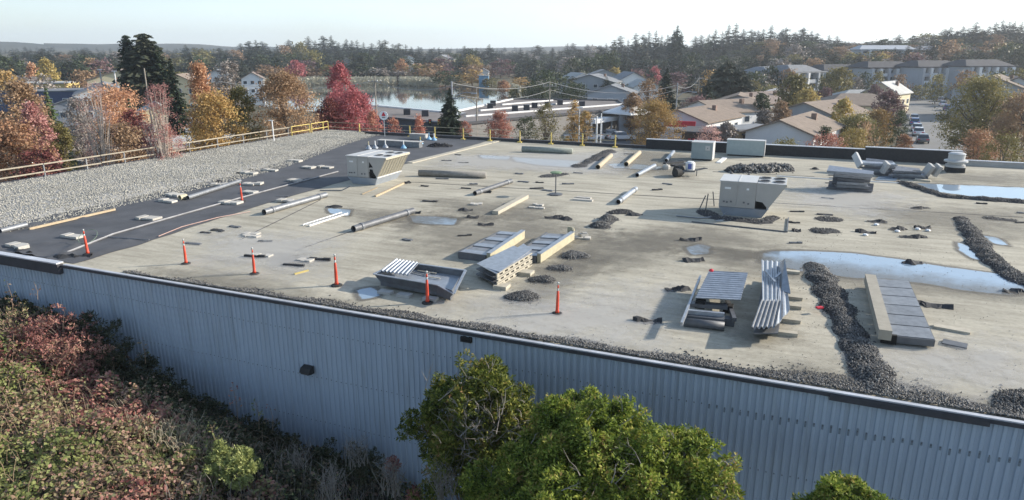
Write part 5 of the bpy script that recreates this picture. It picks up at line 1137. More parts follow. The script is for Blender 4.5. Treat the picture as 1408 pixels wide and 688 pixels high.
while x < 1440:
    D = rd.uniform(450, 500)
    if rd.random() < .75: inst(rd.choice(PC), x, skyline(x) + rd.uniform(5, 14), D, rd.uniform(28, 40), 'dark conifer behind the middle belt', 'conifers behind the middle belt')
    else: inst(rd.choice(PD[rd.choice(['green', 'green', 'olive'])]), x, skyline(x) + rd.uniform(10, 16), D, rd.uniform(30, 42), 'leafy tree behind the middle belt', 'leafy trees behind the middle belt')
    x += rd.uniform(14, 20)
x = 790
while x < 1180:
    inst(rd.choice(PC) if rd.random() < .7 else rd.choice(PD['green']), x, 78 + rd.uniform(-5, 6), rd.uniform(320, 350), rd.uniform(26, 38), 'dark conifer low on the slope', 'conifers low on the right slope'); x += rd.uniform(12, 18)
x = 1040
while x < 1440:
    for D, y0 in ((395, 56), (356, 62), (335, 74), (440, 48)):
        y = max(skyline(x) + 4, y0 + rd.uniform(-7, 7) - (x - 1180) * .04)
        if rd.random() < .5: inst(rd.choice(PC), x, y, D + rd.uniform(-12, 12), rd.uniform(22, 34), 'dark conifer on the hill', 'conifers on the right hill')
        else: inst(rd.choice(PD[rd.choice(['green', 'brown', 'olive', 'brown', 'grey'])]), x + 6, y + 4, D + rd.uniform(-12, 12), rd.uniform(26, 40), 'leafy tree on the hill', 'leafy trees on the right hill')
    x += rd.uniform(13, 20)
for x, y, D, w_, key in ((470, 104, 350, 30, 'grey'), (505, 92, 350, 44, 'green'), (590, 88, 352, 60, 'brown'), (572, 90, 352, 50, 'olive'), (612, 98, 300, 44, 'green'), (676, 108, 296, 34, 'olive'), (1072, 104, 235, 30, 'green'), (1060, 118, 210, 34, 'olive'), (1128, 104, 240, 26, 'green'), (1190, 100, 250, 20, 'green'), (1265, 118, 250, 20, 'olive'), (1040, 100, 215, 40, 'green'), (1150, 106, 245, 26, 'green'), (1210, 100, 250, 22, 'olive'), (1240, 104, 248, 24, 'brown'), (1292, 104, 235, 26, 'olive'), (1330, 98, 240, 30, 'brown'), (1378, 100, 236, 34, 'green'), (1402, 96, 240, 30, 'olive'), (1180, 108, 240, 22, 'grey'), (1085, 96, 228, 26, 'brown'), (1062, 92, 232, 28, 'green'), (1190, 170, 100, 34, 'brown')):
    inst(PD[key][0], x, y, D, w_, '%s rounded tree' % {'green': 'dull green', 'olive': 'olive', 'brown': 'brown', 'grey': 'grey bare'}[key], 'rounded trees among houses and shore')
autolabel(tree_items, TM, '')
# the far wood: one mass behind the skyline rows
Vs = []; Qs = []; k = 0
WP = [conifer_data(1, 1., 10, 5, 80 + i, base=.04, pw=(.7, .45, .9)[i], irr=.5, droop=.12, wk=.9)[:2] for i in range(3)]
for i in range(680):
    px = RNG.uniform(-60, 1460); D = RNG.uniform(680, 1500); top = col(px, skyline(px) * .3 + 70 * .7 + RNG.uniform(-3, 8), D) if px < 1000 else col(px, skyline(px) + RNG.uniform(0, 12), D); zb = terr(top.x, top.y); H = max(8, top.z - zb)
    v = WP[i % 3][0] * np.array([H * 1.1, H * 1.1, H]) + np.array([top.x, top.y, zb]); Vs.append(v); Qs.append(WP[i % 3][1] + k); k += len(v)
tag(npmesh('far_wood', np.concatenate(Vs), np.concatenate(Qs), L_con), 'dark far-off wood along the horizon behind the town', 'wood', kind='stuff')
# pale reeds on the far shore
P = []
for (x0, y0, x1, y1, n) in ((352, 119, 470, 117, 4200), (470, 118, 545, 117, 2200), (550, 118, 602, 120, 5200), (700, 128, 716, 134, 300)):
    for i in range(n):
        t = RNG.random(); q = at(x0 + (x1 - x0) * t, y0 + (y1 - y0) * t - RNG.random() * 3.5, GZ); P.append((q.x, q.y, GZ + RNG.uniform(.3, 3.)))
P = np.array(P); V, Q = leafquads(P, np.tile([[0, -1, .3]], (len(P), 1)) + RNG.normal(size=(len(P), 3)) * .4, .8, .3)
tag(npmesh('reeds', V, Q, folm('dry_reeds', [(.40, .35, .22), (.52, .47, .32), (.6, .55, .40)], .2, .2)), 'pale dry reeds along the far lake shore', 'reeds', kind='stuff')

# ------------------------------------------------------------ buildings
WCOL = {}
def wm(name, c): return pm(name, c, .75, 0, .06, .3)
W_wht = wm('white_wall', (.66, .67, .68)); W_grey = wm('grey_wall', (.32, .34, .37)); W_blue = wm('blue_grey_wall', (.38, .40, .43)); W_crm = wm('cream_wall', (.60, .53, .36)); W_tan = wm('tan_wall', (.50, .36, .20)); W_yel = wm('yellow_wall', (.62, .48, .18)); W_brn = wm('brown_wall', (.22, .15, .12))
R_tan = pm('tan_shingles', (.22, .175, .14), .9, 0, .2, 1.2, .2, 3); R_brn = pm('brown_shingles', (.20, .16, .14), .9, 0, .2, 1.2, .2, 3); R_gry = pm('grey_shingles', (.20, .21, .225), .9, 0, .2, 1.2); R_lt = pm('light_roof', (.42, .42, .40), .8, 0, .15, .5); R_dk = pm('dark_roof', (.07, .07, .075), .85, 0, .2, .5)
def house(px, D, w_, d_, h, rh, rz, wallm, roofm, label, name='house', hip=False, z0=None, nwin=3, floors=1, cat='house', sink=0.):
    q = col(px, 70, D); z = (terr(q.x, q.y) if z0 is None else z0) - sink; T1 = thing(name, label, cat, (q.x, q.y, z), math.radians(rz))
    mb = MB(); mb.box((0, 0, h / 2), (w_, d_, h))
    if rh > 0 and not hip:
        for y in (-d_ / 2, d_ / 2 - .2): mb.prism([(-w_ / 2, y, h), (w_ / 2, y, h), (0, y, h + rh)], (0, .2, 0))
    mb.build('wall', wallm, T1)
    ov = .5
    if rh <= 0:
        mb = MB(); mb.box((0, 0, h + .12), (w_ + .5, d_ + .5, .24)); r_ = mb.build('roof', roofm, T1)
    elif hip:
        mb = MB(); a, b = w_ / 2 + ov, d_ / 2 + ov; k = min(a, b) * .8
        if a >= b: rg = [(-a + k, 0, h + rh), (a - k, 0, h + rh)]; fs = [(0, 1, 5, 4), (1, 2, 5), (2, 3, 4, 5), (3, 0, 4)]
        else: rg = [(0, -b + k, h + rh), (0, b - k, h + rh)]; fs = [(0, 1, 4), (1, 2, 5, 4), (2, 3, 5), (3, 0, 4, 5)]
        mb.add([(-a, -b, h), (a, -b, h), (a, b, h), (-a, b, h)] + rg, fs + [(3, 2, 1, 0)]); mb.box((0, 0, h - .1), (2 * a, 2 * b, .18)); r_ = mb.build('roof', roofm, T1)
    else:
        sl = rh / (w_ / 2); r_ = None
        for sg in (-1, 1):
            mb = MB(); e = (sg * (w_ / 2 + ov), 0, h - ov * sl)
            mb.prism([(0, -d_ / 2 - ov, h + rh + .02), (e[0], -d_ / 2 - ov, e[2]), (e[0], -d_ / 2 - ov, e[2] + .2), (0, -d_ / 2 - ov, h + rh + .24)], (0, d_ + 2 * ov, 0)); r_ = mb.build('roof', roofm, T1)
        mb = MB(); mb.box((w_ * .2, d_ * .15, h + rh * .8), (.7, .7, 1.4)); mb.build('chimney', W_brn, r_)
    for f in range(floors):
        for i in range(nwin):
            for side in (0, 1, 2):
                x = (i + .5) / nwin - .5; z1 = h * (f + .55) / floors; ww = min(1.5, (w_ if side == 0 else d_) / nwin * .55); hh_ = min(1.3, h / floors * .45)
                L_ = (x * w_, -d_ / 2 - .03, z1) if side == 0 else ((1 if side == 1 else -1) * (w_ / 2 + .03), x * d_, z1)
                mb = MB(); mb.box(L_, (ww, .06, hh_) if side == 0 else (.06, ww, hh_)); wn = mb.build('window', M_white, T1)
                mb = MB(); mb.box((L_[0], L_[1] - .03, L_[2]) if side == 0 else (L_[0] + (.03 if side == 1 else -.03), L_[1], L_[2]), (ww * .84, .04, hh_ * .82) if side == 0 else (.04, ww * .84, hh_ * .82)); mb.build('pane', M_glass, wn)
    return T1
house(966, 128, 10, 16, 3.4, 1.7, -38, W_wht, R_tan, 'white gabled house with tan roof behind the smaller grey box')
house(1106, 104, 8.6, 16, 4.4, 1.6, -36, W_wht, R_tan, 'white gabled house with tan roof left of the low yellow-green shrub', nwin=0)
T1 = house(996, 104, 9, 7, 3.6, 0, -22, pm('dark_brown_front', (.10, .075, .07), .8), R_dk, 'flat dark-roofed shop with red lettering right of the broad golden tree', 'shop', cat='shop', nwin=3)
mb = MB()
for k_ in range(9): mb.box((-3.4 + k_ * .62, -3.62, 2.6), (.4, .08, .5)); 
for k_ in range(4): mb.box((2.6 + k_ * .45, -3.62, 2.6), (.3, .08, .5))
o_ = mb.build('red_lettering', M_redp, T1); o_['kind'] = 'stuff'
house(1038, 104, 4.5, 8, 4.2, 0, -62, W_tan, R_gry, 'shed with a sunlit orange-tan side wall right of the lettered shop', 'shed', cat='shed', nwin=0)
house(1003, 150, 12, 14, 3.2, 1.8, -60, W_wht, R_tan, 'long house with broad tan roof behind the lettered shop')
house(1022, 165, 12, 12, 3.4, 2., -20, W_grey, R_tan, 'tan-roofed house just right of the broad olive-dark conifer')
house(1052, 178, 12, 14, 3.2, 2., -50, W_grey, R_brn, 'brown stepped-roof house left of the yellow-green tree')
house(1066, 190, 12, 14, 3.2, 2., -30, W_crm, R_gry, 'grey-roofed house behind the yellow-green tree')
house(1140, 150, 12, 14, 3.2, 2., -50, W_grey, R_tan, 'tan-roofed house behind the white gabled house')
house(1186, 175, 16, 12, 3.4, 2.2, -5, W_crm, R_tan, 'long tan hipped house left of the purple-pink tree', hip=True)
house(1188, 205, 14, 12, 2.8, 2.2, -5, W_grey, R_lt, 'pale grey hipped house in front of the apartments', hip=True)
house(1228, 200, 8, 10, 4.8, 2.4, -45, W_crm, R_lt, 'cream gabled house with bright roof at the head of the street')
house(1376, 195, 14, 14, 6.5, 2.8, -40, W_grey, R_tan, 'brown-roofed house behind the large olive tree')
house(1404, 200, 10, 12, 6.5, 2.4, -30, W_wht, R_brn, 'white-walled house at the right frame edge above the trees')
house(818, 235, 16, 12, 5, 2.2, -20, W_blue, R_gry, 'blue-grey house with slate roof above the shopping plaza', nwin=4, floors=2)
house(795, 250, 10, 10, 5, 2.2, 20, W_wht, R_lt, 'small white house left of the blue-grey one')
house(866, 245, 9, 10, 5.5, 2.2, 10, W_wht, R_gry, 'white house with grey roof right of the yellow-green far tree')
house(845, 190, 12, 10, 4, 2, -15, W_blue, R_gry, 'low blue house right behind the white plaza arcade')
house(885, 225, 8, 8, 4, 2, 10, W_wht, R_lt, 'tiny white house below the small pinkish red tree')
house(665, 300, 4, 5, 4.6, 0, 0, pm('bright_blue_wall', (.16, .34, .52), .7), R_lt, 'narrow bright blue building at the right end of the lake', 'building', cat='building', nwin=1)
house(664, 380, 6, 6, 4, 1.6, 0, W_wht, R_gry, 'white house showing between trees above the narrow blue building')
house(562, 372, 12, 10, 5, 2.5, 10, W_wht, R_tan, 'pale house among rounded trees on the far lake shore')
house(475, 470, 12, 10, 7, 2.5, 10, W_wht, R_gry, 'white house among dark conifers above the crimson trees')
house(560, 520, 14, 10, 7, 3, 20, W_wht, R_tan, 'white house high on the far slope above the lake')
house(610, 530, 14, 10, 7, 3, -20, W_crm, R_gry, 'cream house high on the far slope above the lake')
house(830, 300, 12, 10, 5, 2, 0, W_grey, R_gry, 'grey house half hidden in trees above the shopping plaza')
house(136, 175, 11, 12, 6, 2, 30, W_blue, R_gry, 'grey-blue building left of the tall dark conifers', 'building', cat='building', nwin=4, floors=3)
house(165, 200, 14, 12, 8, 2.2, 20, W_crm, R_brn, 'cream building partly behind the tall dark conifers', 'building', cat='building', nwin=4, floors=3)
house(222, 135, 12, 10, 3.4, 0, 20, W_wht, R_lt, 'low white building with pale flat roof behind the slim conifer', 'building', cat='building', nwin=4)
house(205, 133, 7, 7, 4.5, 1.6, 30, W_crm, R_lt, 'small cream building with pale gable left of the low white one', 'building', cat='building', nwin=2)
house(246, 190, 9, 9, 7, 2.2, 10, W_crm, R_tan, 'cream house right of the slim dark conifer', nwin=3, floors=2)
house(30, 240, 22, 12, 6, 0, 15, W_yel, R_lt, 'bright yellow low building at the far left', 'building', cat='building', nwin=5)
house(72, 215, 26, 14, 5, 0, 12, pm('dark_blue_wall', (.06, .08, .15), .7), R_gry, 'dark blue wide building with grey roof behind a lawn', 'building', cat='building', nwin=7)
house(297, 262, 8, 8, 6.5, 2., 15, W_wht, R_gry, 'white house behind the grey bare tree', nwin=3, floors=2)
house(344, 262, 7, 7, 5.5, 2., 15, W_wht, R_brn, 'white house behind the large brown-orange tree', nwin=3, floors=2)
house(148, 100, 22, 7, 2.8, 0, 22, W_brn, pm('beige_canopy_roof', (.50, .42, .34), .8), 'low building with wide beige roof behind the slender pink trees', 'pavilion', cat='building', nwin=5)
house(245, 108, 14, 8, 2.6, 0, 25, W_grey, R_lt, 'low pale-roofed building right of the beige-roofed one', 'building', cat='building', nwin=3)
house(97, 172, 9, 8, 4, 1.6, 20, W_grey, R_gry, 'small grey building beyond the lawn at left', 'building', cat='building', nwin=2)

def apartment(px0, px1, D, ytop, storeys, label, wallm=W_grey, roofm=R_gry, bays=5):
    a = col(px0, 70, D); b = col(px1, 70, D + 12); z = min(terr(a.x, a.y), terr(b.x, b.y)) - .5; L_ = (b - a).length; top = col((px0 + px1) / 2, ytop, D).z; H = top - z
    T1 = thing('apartment_block', label, 'apartment building', (a.x, a.y, z), math.atan2(b.y - a.y, b.x - a.x)); dp = 12
    mb = MB(); mb.box((L_ / 2, dp / 2, H / 2), (L_, dp, H)); mb.build('wall', wallm, T1)
    mb = MB(); mb.box((L_ / 2, dp / 2 - .4, H + .2), (L_ + 1, dp + 1.4, .4)); rf = mb.build('roof', roofm, T1)
    mb = MB(); mb.hexa([(0, .5, H + .4), (L_, .5, H + .4), (L_, dp, H + .4), (0, dp, H + .4), (3, 4.5, H + 2.2), (L_ - 3, 4.5, H + 2.2), (L_ - 3, 7.5, H + 2.2), (3, 7.5, H + 2.2)]); mb.build('ridge', roofm, rf)
    bw = L_ / bays; fh = (H - .6) / storeys
    for i in range(bays):
        x = bw * (i + .5)
        mb = MB(); mb.box((bw * i + .5, -.9, H / 2), (.9, 1.8, H - .05)); mb.build('party_wall', [wallm, W_wht][i % 2], T1)
        for f in range(storeys):
            zz = f * fh + .3
            mb = MB(); mb.box((x + .3, -.04, zz + fh * .5), (bw * .74, .1, fh * .84)); wn = mb.build('window', W_grey, T1)
            mb = MB(); mb.box((x + .3, -.1, zz + fh * .5), (bw * .7, .06, fh * .78)); mb.build('pane', M_glass, wn)
            mb = MB(); mb.box((x + .3, -.75, zz + .02), (bw * .8, 1.5, .18)); bl = mb.build('balcony', wallm, T1)
            mb = MB(); mb.box((x + .3, -1.45, zz + .6), (bw * .8, .08, .9)); mb.build('railing', [W_wht, W_grey][(i + f) % 2], bl)
    return T1
apartment(1062, 1098, 235, 103, 3, 'dark grey apartment block at the left end of the row', W_grey, R_gry, 3)
apartment(1094, 1136, 230, 101, 3, 'pale grey apartment wing in front of the conifer hill', W_grey, R_gry, 3)
apartment(1138, 1196, 262, 99, 3, 'blue-grey apartment block behind the yellow-olive tree', W_blue, R_dk, 5)
apartment(1198, 1266, 262, 95, 4, 'four-storey balconied apartment block at the head of the street', W_blue, R_dk, 6)
apartment(1268, 1332, 262, 94, 4, 'four-storey apartment block with tall pale piers left of the large olive tree', W_blue, R_dk, 6)
apartment(1334, 1402, 262, 93, 4, 'four-storey apartment block rising behind the large olive tree', W_blue, R_dk, 6)
apartment(1182, 1262, 375, 69, 2, 'pale blue building high on the hill, left half', W_blue, W_blue, 7)
apartment(1266, 1338, 390, 70, 2, 'long pale building high on the hill, right half', W_blue, W_blue, 6)
house(1165, 300, 30, 14, 5, 3.5, 0, W_grey, R_brn, 'dark brown hipped roof building above the apartment row, left one', 'building', hip=True, cat='building', nwin=5)
house(1215, 305, 26, 14, 6, 3.5, 0, W_grey, R_brn, 'dark brown hipped roof building above the apartment row, middle one', 'building', hip=True, cat='building', nwin=5)
house(1275, 305, 26, 14, 6, 3.5, 0, W_grey, R_gry, 'dark grey hipped roof building above the apartment row, right one', 'building', hip=True, cat='building', nwin=5)

# shopping plaza: two flat roofs with parapets
def flatblock(pxs, z, label, fascia, name='shopping_plaza', vents=(), par=.35):
    P3 = [at(x, y, z) for x, y in pxs]; T1 = thing(name, label, 'shopping plaza', (P3[0].x, P3[0].y, GZ)); org = T1.location; n = len(P3)
    mb = MB(); mb.prism([Vector((p.x, p.y, GZ - .3)) for p in P3][::-1] if False else [Vector((p.x, p.y, GZ - .3)) for p in P3], (0, 0, z - GZ + .2)); mb.build('wall', fascia, T1, org=org)
    mb = MB(); mb.add([p + Vector((0, 0, .02)) for p in P3], [tuple(range(n))]); mb.build('roof', pm('plaza_roof', (.17, .15, .14), .9, 0, .2, .08), T1, org=org)
    for i in range(n):
        mb = MB(); mb.beam(P3[i] + Vector((0, 0, .1)), P3[(i + 1) % n] + Vector((0, 0, .1)), .5, par); mb.build('parapet', M_white if i in (n - 1, n - 2) else M_dark, T1, org=org)
    for x, y in vents:
        mb = MB(); mb.box(at(x, y, z + .5), (1.1, 1.1, 1.)); mb.build('roof_vent', M_dark, T1, org=org)
    return T1
flatblock([(500, 160), (606, 170), (640, 158), (503, 145)], -2.2, 'low dark-fronted plaza block with brown flat roof beside the lake', pm('plaza_dark_wall', (.06, .07, .09), .6), vents=((560, 154), (585, 156)))
T1 = flatblock([(628, 172), (700, 165), (865, 150), (850, 139), (705, 137), (628, 154)], -2.2, 'wide shopping plaza with brown flat roof and white parapet behind the back railing', pm('plaza_grey_wall', (.20, .19, .18), .7), vents=((674, 146), (678, 142), (708, 149), (735, 145), (753, 144), (724, 148), (800, 143), (770, 141)))
for k, (x0, y0, x1, y1) in enumerate(((640, 160, 860, 143), (660, 152, 800, 140), (690, 144, 760, 138))):
    mb = MB(); mb.beam(at(x0, y0, -2.05), at(x1, y1, -2.05), .35, .25); mb.build('parapet', M_white, T1, org=T1.location)
T1 = thing('shop_window_row', 'blue-lit row of shop windows under the dark plaza fascia', 'shop windows', at(540, 182, GZ)); org = T1.location
a = at(540, 181, GZ); b = at(604, 184, GZ)
for k in range(7):
    t0 = k / 7 + .01; t1 = (k + 1) / 7 - .01; mb = MB(); p = a.lerp(b, t0); q = a.lerp(b, t1); mb.beam(p + Vector((0, 0, 1.4)), q + Vector((0, 0, 1.4)), .1, 2.2); mb.build('pane', pm('blue_shop_glass', (.10, .18, .28), .2, 0, .3, .6), T1, org=org)
# white arcade
T1 = thing('arcade', 'long white canopy of the plaza arcade beside the parked cars', 'canopy', at(812, 172, GZ)); org = T1.location
a = at(812, 167, -3.4); b = at(880, 157, -3.4)
mb = MB(); mb.beam(a, b, 2., .7); mb.build('canopy', M_white, T1, org=org)
for k in range(6):
    p = a.lerp(b, k / 5 * .96 + .02); mb = MB(); mb.box((p.x, p.y, (GZ - 3.4) / 2), (.3, .3, 3.1)); mb.build('column', M_white, T1, org=org)
q = at(862, 152, -2.); T1 = thing('pavilion_roof', 'white pyramid-roofed kiosk at the plaza end', 'kiosk', (q.x, q.y, GZ)); mb = MB(); mb.box((0, 0, 2), (3, 3, 4)); mb.build('wall', W_grey, T1); mb = MB(); mb.lathe([(4.4, 4), (4.4, 4.25), (.1, 5.6)], 4); mb.build('roof', M_white, T1)
q = at(935, 168, -3.); T1 = thing('red_sign_board', 'red and white sign board at the shop edge right of the golden tree', 'sign', (q.x, q.y, GZ)); mb = MB(); mb.box((0, 0, 3.2), (5, .4, .9), -.3); mb.build('red_panel', M_redp, T1); mb = MB(); mb.box((0, 0, 2.5), (5, .4, .4), -.3); mb.build('white_panel', M_white, T1); mb = MB(); mb.box((-1.6, 0, 1.1), (.2, .2, 2.3)); mb.box((1.6, -.4, 1.1), (.2, .2, 2.3)); mb.build('post', M_galv, T1)

# ------------------------------------------------------------ poles, lamps, wires
def pole(px, ytop, D, label, r=.13, m=M_pole, arm=None, name='utility_pole', cat='pole'):
    top = col(px, ytop, D); zb = terr(top.x, top.y); H = top.z - zb; T1 = thing(name, label, cat, (top.x, top.y, zb))
    mb = MB(); mb.tube([(0, 0, -.2), (0, 0, H)], [r, r * .7], 8); mb.build('pole', m, T1)
    if arm == 'cross':
        mb = MB(); mb.box((0, 0, H - .8), (2.4, .12, .14)); ca = mb.build('crossarm', m, T1)
        for x in (-1, -.4, .4, 1):
            mb = MB(); mb.lathe([(.06, H - .73), (.07, H - .6), (.03, H - .5)], 6, (x, 0, 0)); mb.build('insulator', M_galv, ca)
    if arm in ('lampL', 'lampR', 'both'):
        for s in ((-1,) if arm == 'lampL' else (1,) if arm == 'lampR' else (-1, 1)):
            mb = MB(); mb.tube([(0, 0, H - 2.6), (s * .9, 0, H - 1.8), (s * 2., 0, H - 1.5), (s * 2.9, 0, H - 1.6)], .06, 6); mb.build('lamp_arm', M_galv, T1)
            mb = MB(); mb.box((s * 3.1, 0, H - 1.65), (.8, .3, .16)); mb.build('lamp_head', M_galv, T1)
    if arm == 'head':
        mb = MB(); mb.box((0, 0, H), (.8, .3, .14)); mb.build('lamp_head', M_white, T1)
    return T1, Vector((top.x, top.y, top.z - .6))
pl_ = {}
_, pl_[0] = pole(515, 106, 118, 'dark wooden utility pole with crossarm standing before the lake', arm='cross')
T1, pl_[1] = pole(621, 112, 100, 'grey traffic light mast with long arm beside the dark conifer', .16, M_galv, 'lampR', 'traffic_light', 'traffic light')
Ht = pl_[1].z - T1.location.z
mb = MB(); mb.tube([(0, 0, Ht * .42), (-2.2, 0, Ht * .5), (-4.6, 0, Ht * .5)], .07, 6); am = mb.build('signal_arm', M_galv, T1)
for x in (-4.6, -3.2, -1.9):
    mb = MB(); mb.box((x, -.1, Ht * .5 - .1), (.42, .3, .9)); sg = mb.build('signal_head', M_yel if x == -1.9 else M_rubb, T1)
    for k, mm in enumerate((M_redp, M_yel, M_rubb)):
        mb = MB(); mb.tube([(x, -.25, Ht * .5 + .2 - .28 * k), (x, -.3, Ht * .5 + .2 - .28 * k)], .11, 8); mb.build('lens', mm, sg)
_, pl_[2] = pole(655, 120, 105, 'grey street lamp right of the traffic light mast', .12, M_pole, 'lampL', 'street_lamp', 'street lamp')
_, pl_[3] = pole(756, 112, 118, 'wooden utility pole behind the thin olive tree', .13, M_pole, 'cross')
_, pl_[4] = pole(932, 114, 130, 'pale street lamp pole right of the broad golden tree', .13, M_galv, 'lampR', 'street_lamp', 'street lamp')
_, pl_[5] = pole(962, 104, 190, 'far utility pole above the white gabled house', .14, M_pole, 'cross')
_, pl_[6] = pole(1032, 98, 220, 'utility pole beside the broad olive-dark conifer', .14, M_pole, 'cross')
pole(797, 148, 92, 'slim white lamp post among the gold trees behind the railing', .09, M_white, 'head', 'street_lamp', 'street lamp')
pole(821, 160, 86, 'thick white post, left of a pair before the parked cars', .14, M_white, None, 'white_post', 'post')
pole(827, 156, 86, 'thin white post, right of a pair before the parked cars', .09, M_white, None, 'white_post', 'post')
pole(137, 96, 150, 'white pole left of its taller twin before the grey-blue building', .16, M_galv, 'head', 'street_lamp', 'street lamp')
pole(157, 98, 148, 'white pole right of its twin before the cream building', .16, M_white, 'head', 'street_lamp', 'street lamp')
pole(198, 94, 84, 'tall bare wooden pole rising through the right slender pink tree', .09, M_pole, None)
pole(25, 214, 68, 'short dark post with crosspiece by the leaf-strewn path', .1, M_bark, 'cross', 'post', 'post')
pole(36, 140, 80, 'white pole among the far-left orange trees', .12, M_barkw, None, 'white_post', 'post')
def wire(a, b, sag, label):
    pts = [a.lerp(b, t / 12) - Vector((0, 0, sag * 4 * (t / 12) * (1 - t / 12))) for t in range(13)]; mb = MB(); mb.tube(pts, .035, 4); o = mb.build('overhead_wire', pm('pale_wire', (.34, .34, .34), .5), org=a); tag(o, label, 'wire')
up = Vector((0, 0, 1))
wire(col(300, 112, 120), pl_[0], 1.2, 'overhead wire from the left to the dark pole before the lake')
wire(pl_[0], pl_[1], 1.0, 'overhead wire from the dark lake pole to the traffic light mast')
wire(pl_[1] + up * .4, pl_[3] + up * .5, 1.0, 'upper overhead wire from traffic light mast to the plaza pole')
wire(pl_[1] - up * 1., pl_[3] - up * .8, 1.2, 'lower overhead wire from traffic light mast to the plaza pole')
wire(pl_[3] + up * .5, pl_[4] + up * .2, 1.6, 'upper overhead wire from the plaza pole to the golden tree lamp')
wire(pl_[3] - up * .8, pl_[4] - up * .6, 1.6, 'lower overhead wire from the plaza pole to the golden tree lamp')
wire(pl_[4], pl_[5], 1.2, 'overhead wire from golden tree lamp to the far utility pole')
wire(pl_[5], pl_[6], 1.2, 'overhead wire between the two far utility poles')
# timber fence and barrier by the path
q0 = at(58, 218, GZ); q1 = at(84, 215, GZ); T1 = thing('timber_fence', 'low timber fence beside the leaf-strewn path', 'fence', q0)
for k in range(5):
    p = q0.lerp(q1, k / 4); mb = MB(); mb.box((p.x, p.y, GZ + .6), (.15, .15, 1.2)); mb.build('fence_post', M_pole, T1, org=q0)
for z in (.45, .95):
    mb = MB(); mb.beam(q0 + up * z, q1 + up * z, .08, .18); mb.build('fence_rail', M_pole, T1, org=q0)
# white units by the foot of the building
for k, (x, D, s) in enumerate(((44, 68, 1.7), (63, 70, 1.35), (83, 72, 1.35), (104, 74, 1.5))):
    q = col(x, 250, D); q.z = GZ + 2.5; T1 = thing('white_utility_box', ['white boxy unit with round vents at the far left edge', 'white boxy unit second from the left by the rail', 'white boxy unit third from the left by the rail', 'white boxy unit rightmost in the row by the rail'][k], 'utility box', (q.x, q.y, q.z), .2)
    mb = MB(); mb.box((0, 0, -1.25), (s * 1.0, s, 2.5)); mb.build('stand', M_conc, T1)
    mb = MB(); mb.box((0, 0, s / 2), (s, s, s * .9)); mb.build('housing', M_white, T1); mb = MB(); mb.box((0, 0, s), (s + .1, s + .1, .1)); mb.build('lid', M_white, T1)
    for xx in ((-.35, .35) if k == 0 else (0,)):
        mb = MB(); mb.tube([(xx, -s / 2 - .02, s * .5), (xx, -s / 2 - .06, s * .5)], .26, 14); mb.build('fan_grille', M_dullst, T1)

# ------------------------------------------------------------ cars
def make_car():
    T1 = thing('parked_car', 'x', 'car'); W = .9
    low = [(-2.2, .35), (-2.25, .62), (-2.1, .85), (-1.3, .95), (1.25, .95), (2.05, .82), (2.2, .6), (2.18, .32)]
    mb = MB(); mb.prism([(x, -W, z) for x, z in low], (0, 2 * W, 0)); bd = mb.build('body', M_white, T1)
    cab = [(-1.75, .93), (-1.35, 1.38), (-.9, 1.45), (.25, 1.44), (.55, 1.36), (1.2, .94)]
    mb = MB(); n = len(cab); vs = [(x, -W + .08 + (z - .93) * .3, z) for x, z in cab] + [(x, W - .08 - (z - .93) * .3, z) for x, z in cab]
    mb.add(vs, [tuple(range(n - 1, -1, -1)), tuple(range(n, 2 * n))] + [(i, (i + 1) % n, n + (i + 1) % n, n + i) for i in range(n)]); mb.build('window_glass', M_glass, T1)
    mb = MB(); mb.hexa([(-1.3, -.68, 1.38), (.5, -.68, 1.36), (.5, .68, 1.36), (-1.3, .68, 1.38), (-1.0, -.62, 1.49), (.25, -.62, 1.48), (.25, .62, 1.48), (-1.0, .62, 1.49)]); mb.build('roof_panel', M_white, T1)
    for x in (-1.35, 1.35):
        for y in (-.82, .82):
            mb = MB(); mb.tube([(x, y - .1, .33), (x, y + .1, .33)], .33, 12); wh_ = mb.build('wheel', M_rubb, T1)
            mb = MB(); mb.tube([(x, y - .12, .33), (x, y + .12, .33)], .19, 8); mb.build('rim', M_galv, wh_)
    for y in (-.62, .62):
        mb = MB(); mb.box((2.17, y, .66), (.08, .4, .16)); mb.build('headlight', M_refl, T1); mb = MB(); mb.box((-2.22, y, .72), (.08, .36, .14)); mb.build('tail_light', M_redp, T1)
    return T1
car0 = make_car(); first = [True]
CC = {c: pm('car_paint_' + c, v, .25, .1, .03, 1, spec=.6) for c, v in dict(white=(.75, .75, .76), silver=(.48, .50, .52), blue=(.08, .15, .32), black=(.025, .025, .03), red=(.45, .03, .04), grey=(.18, .19, .2)).items()}
def car(px, py, rz, c, label, grp, D=None):
    if D: q = col(px, py, D); q.z = terr(q.x, q.y) + .05
    else: q = at(px, py, GZ + .05)
    o = car0 if first[0] else copy_tree(car0)
    first[0] = False; o.location = q; o.rotation_euler = (0, 0, math.radians(rz)); o['label'] = label; o['group'] = grp
    for ch in o.children:
        if ch.name.split('.')[0] in ('body', 'roof_panel'):
            ch.material_slots[0].link = 'OBJECT'; ch.material_slots[0].material = CC[c]
g_ = 'cars parked at the shopping plaza'
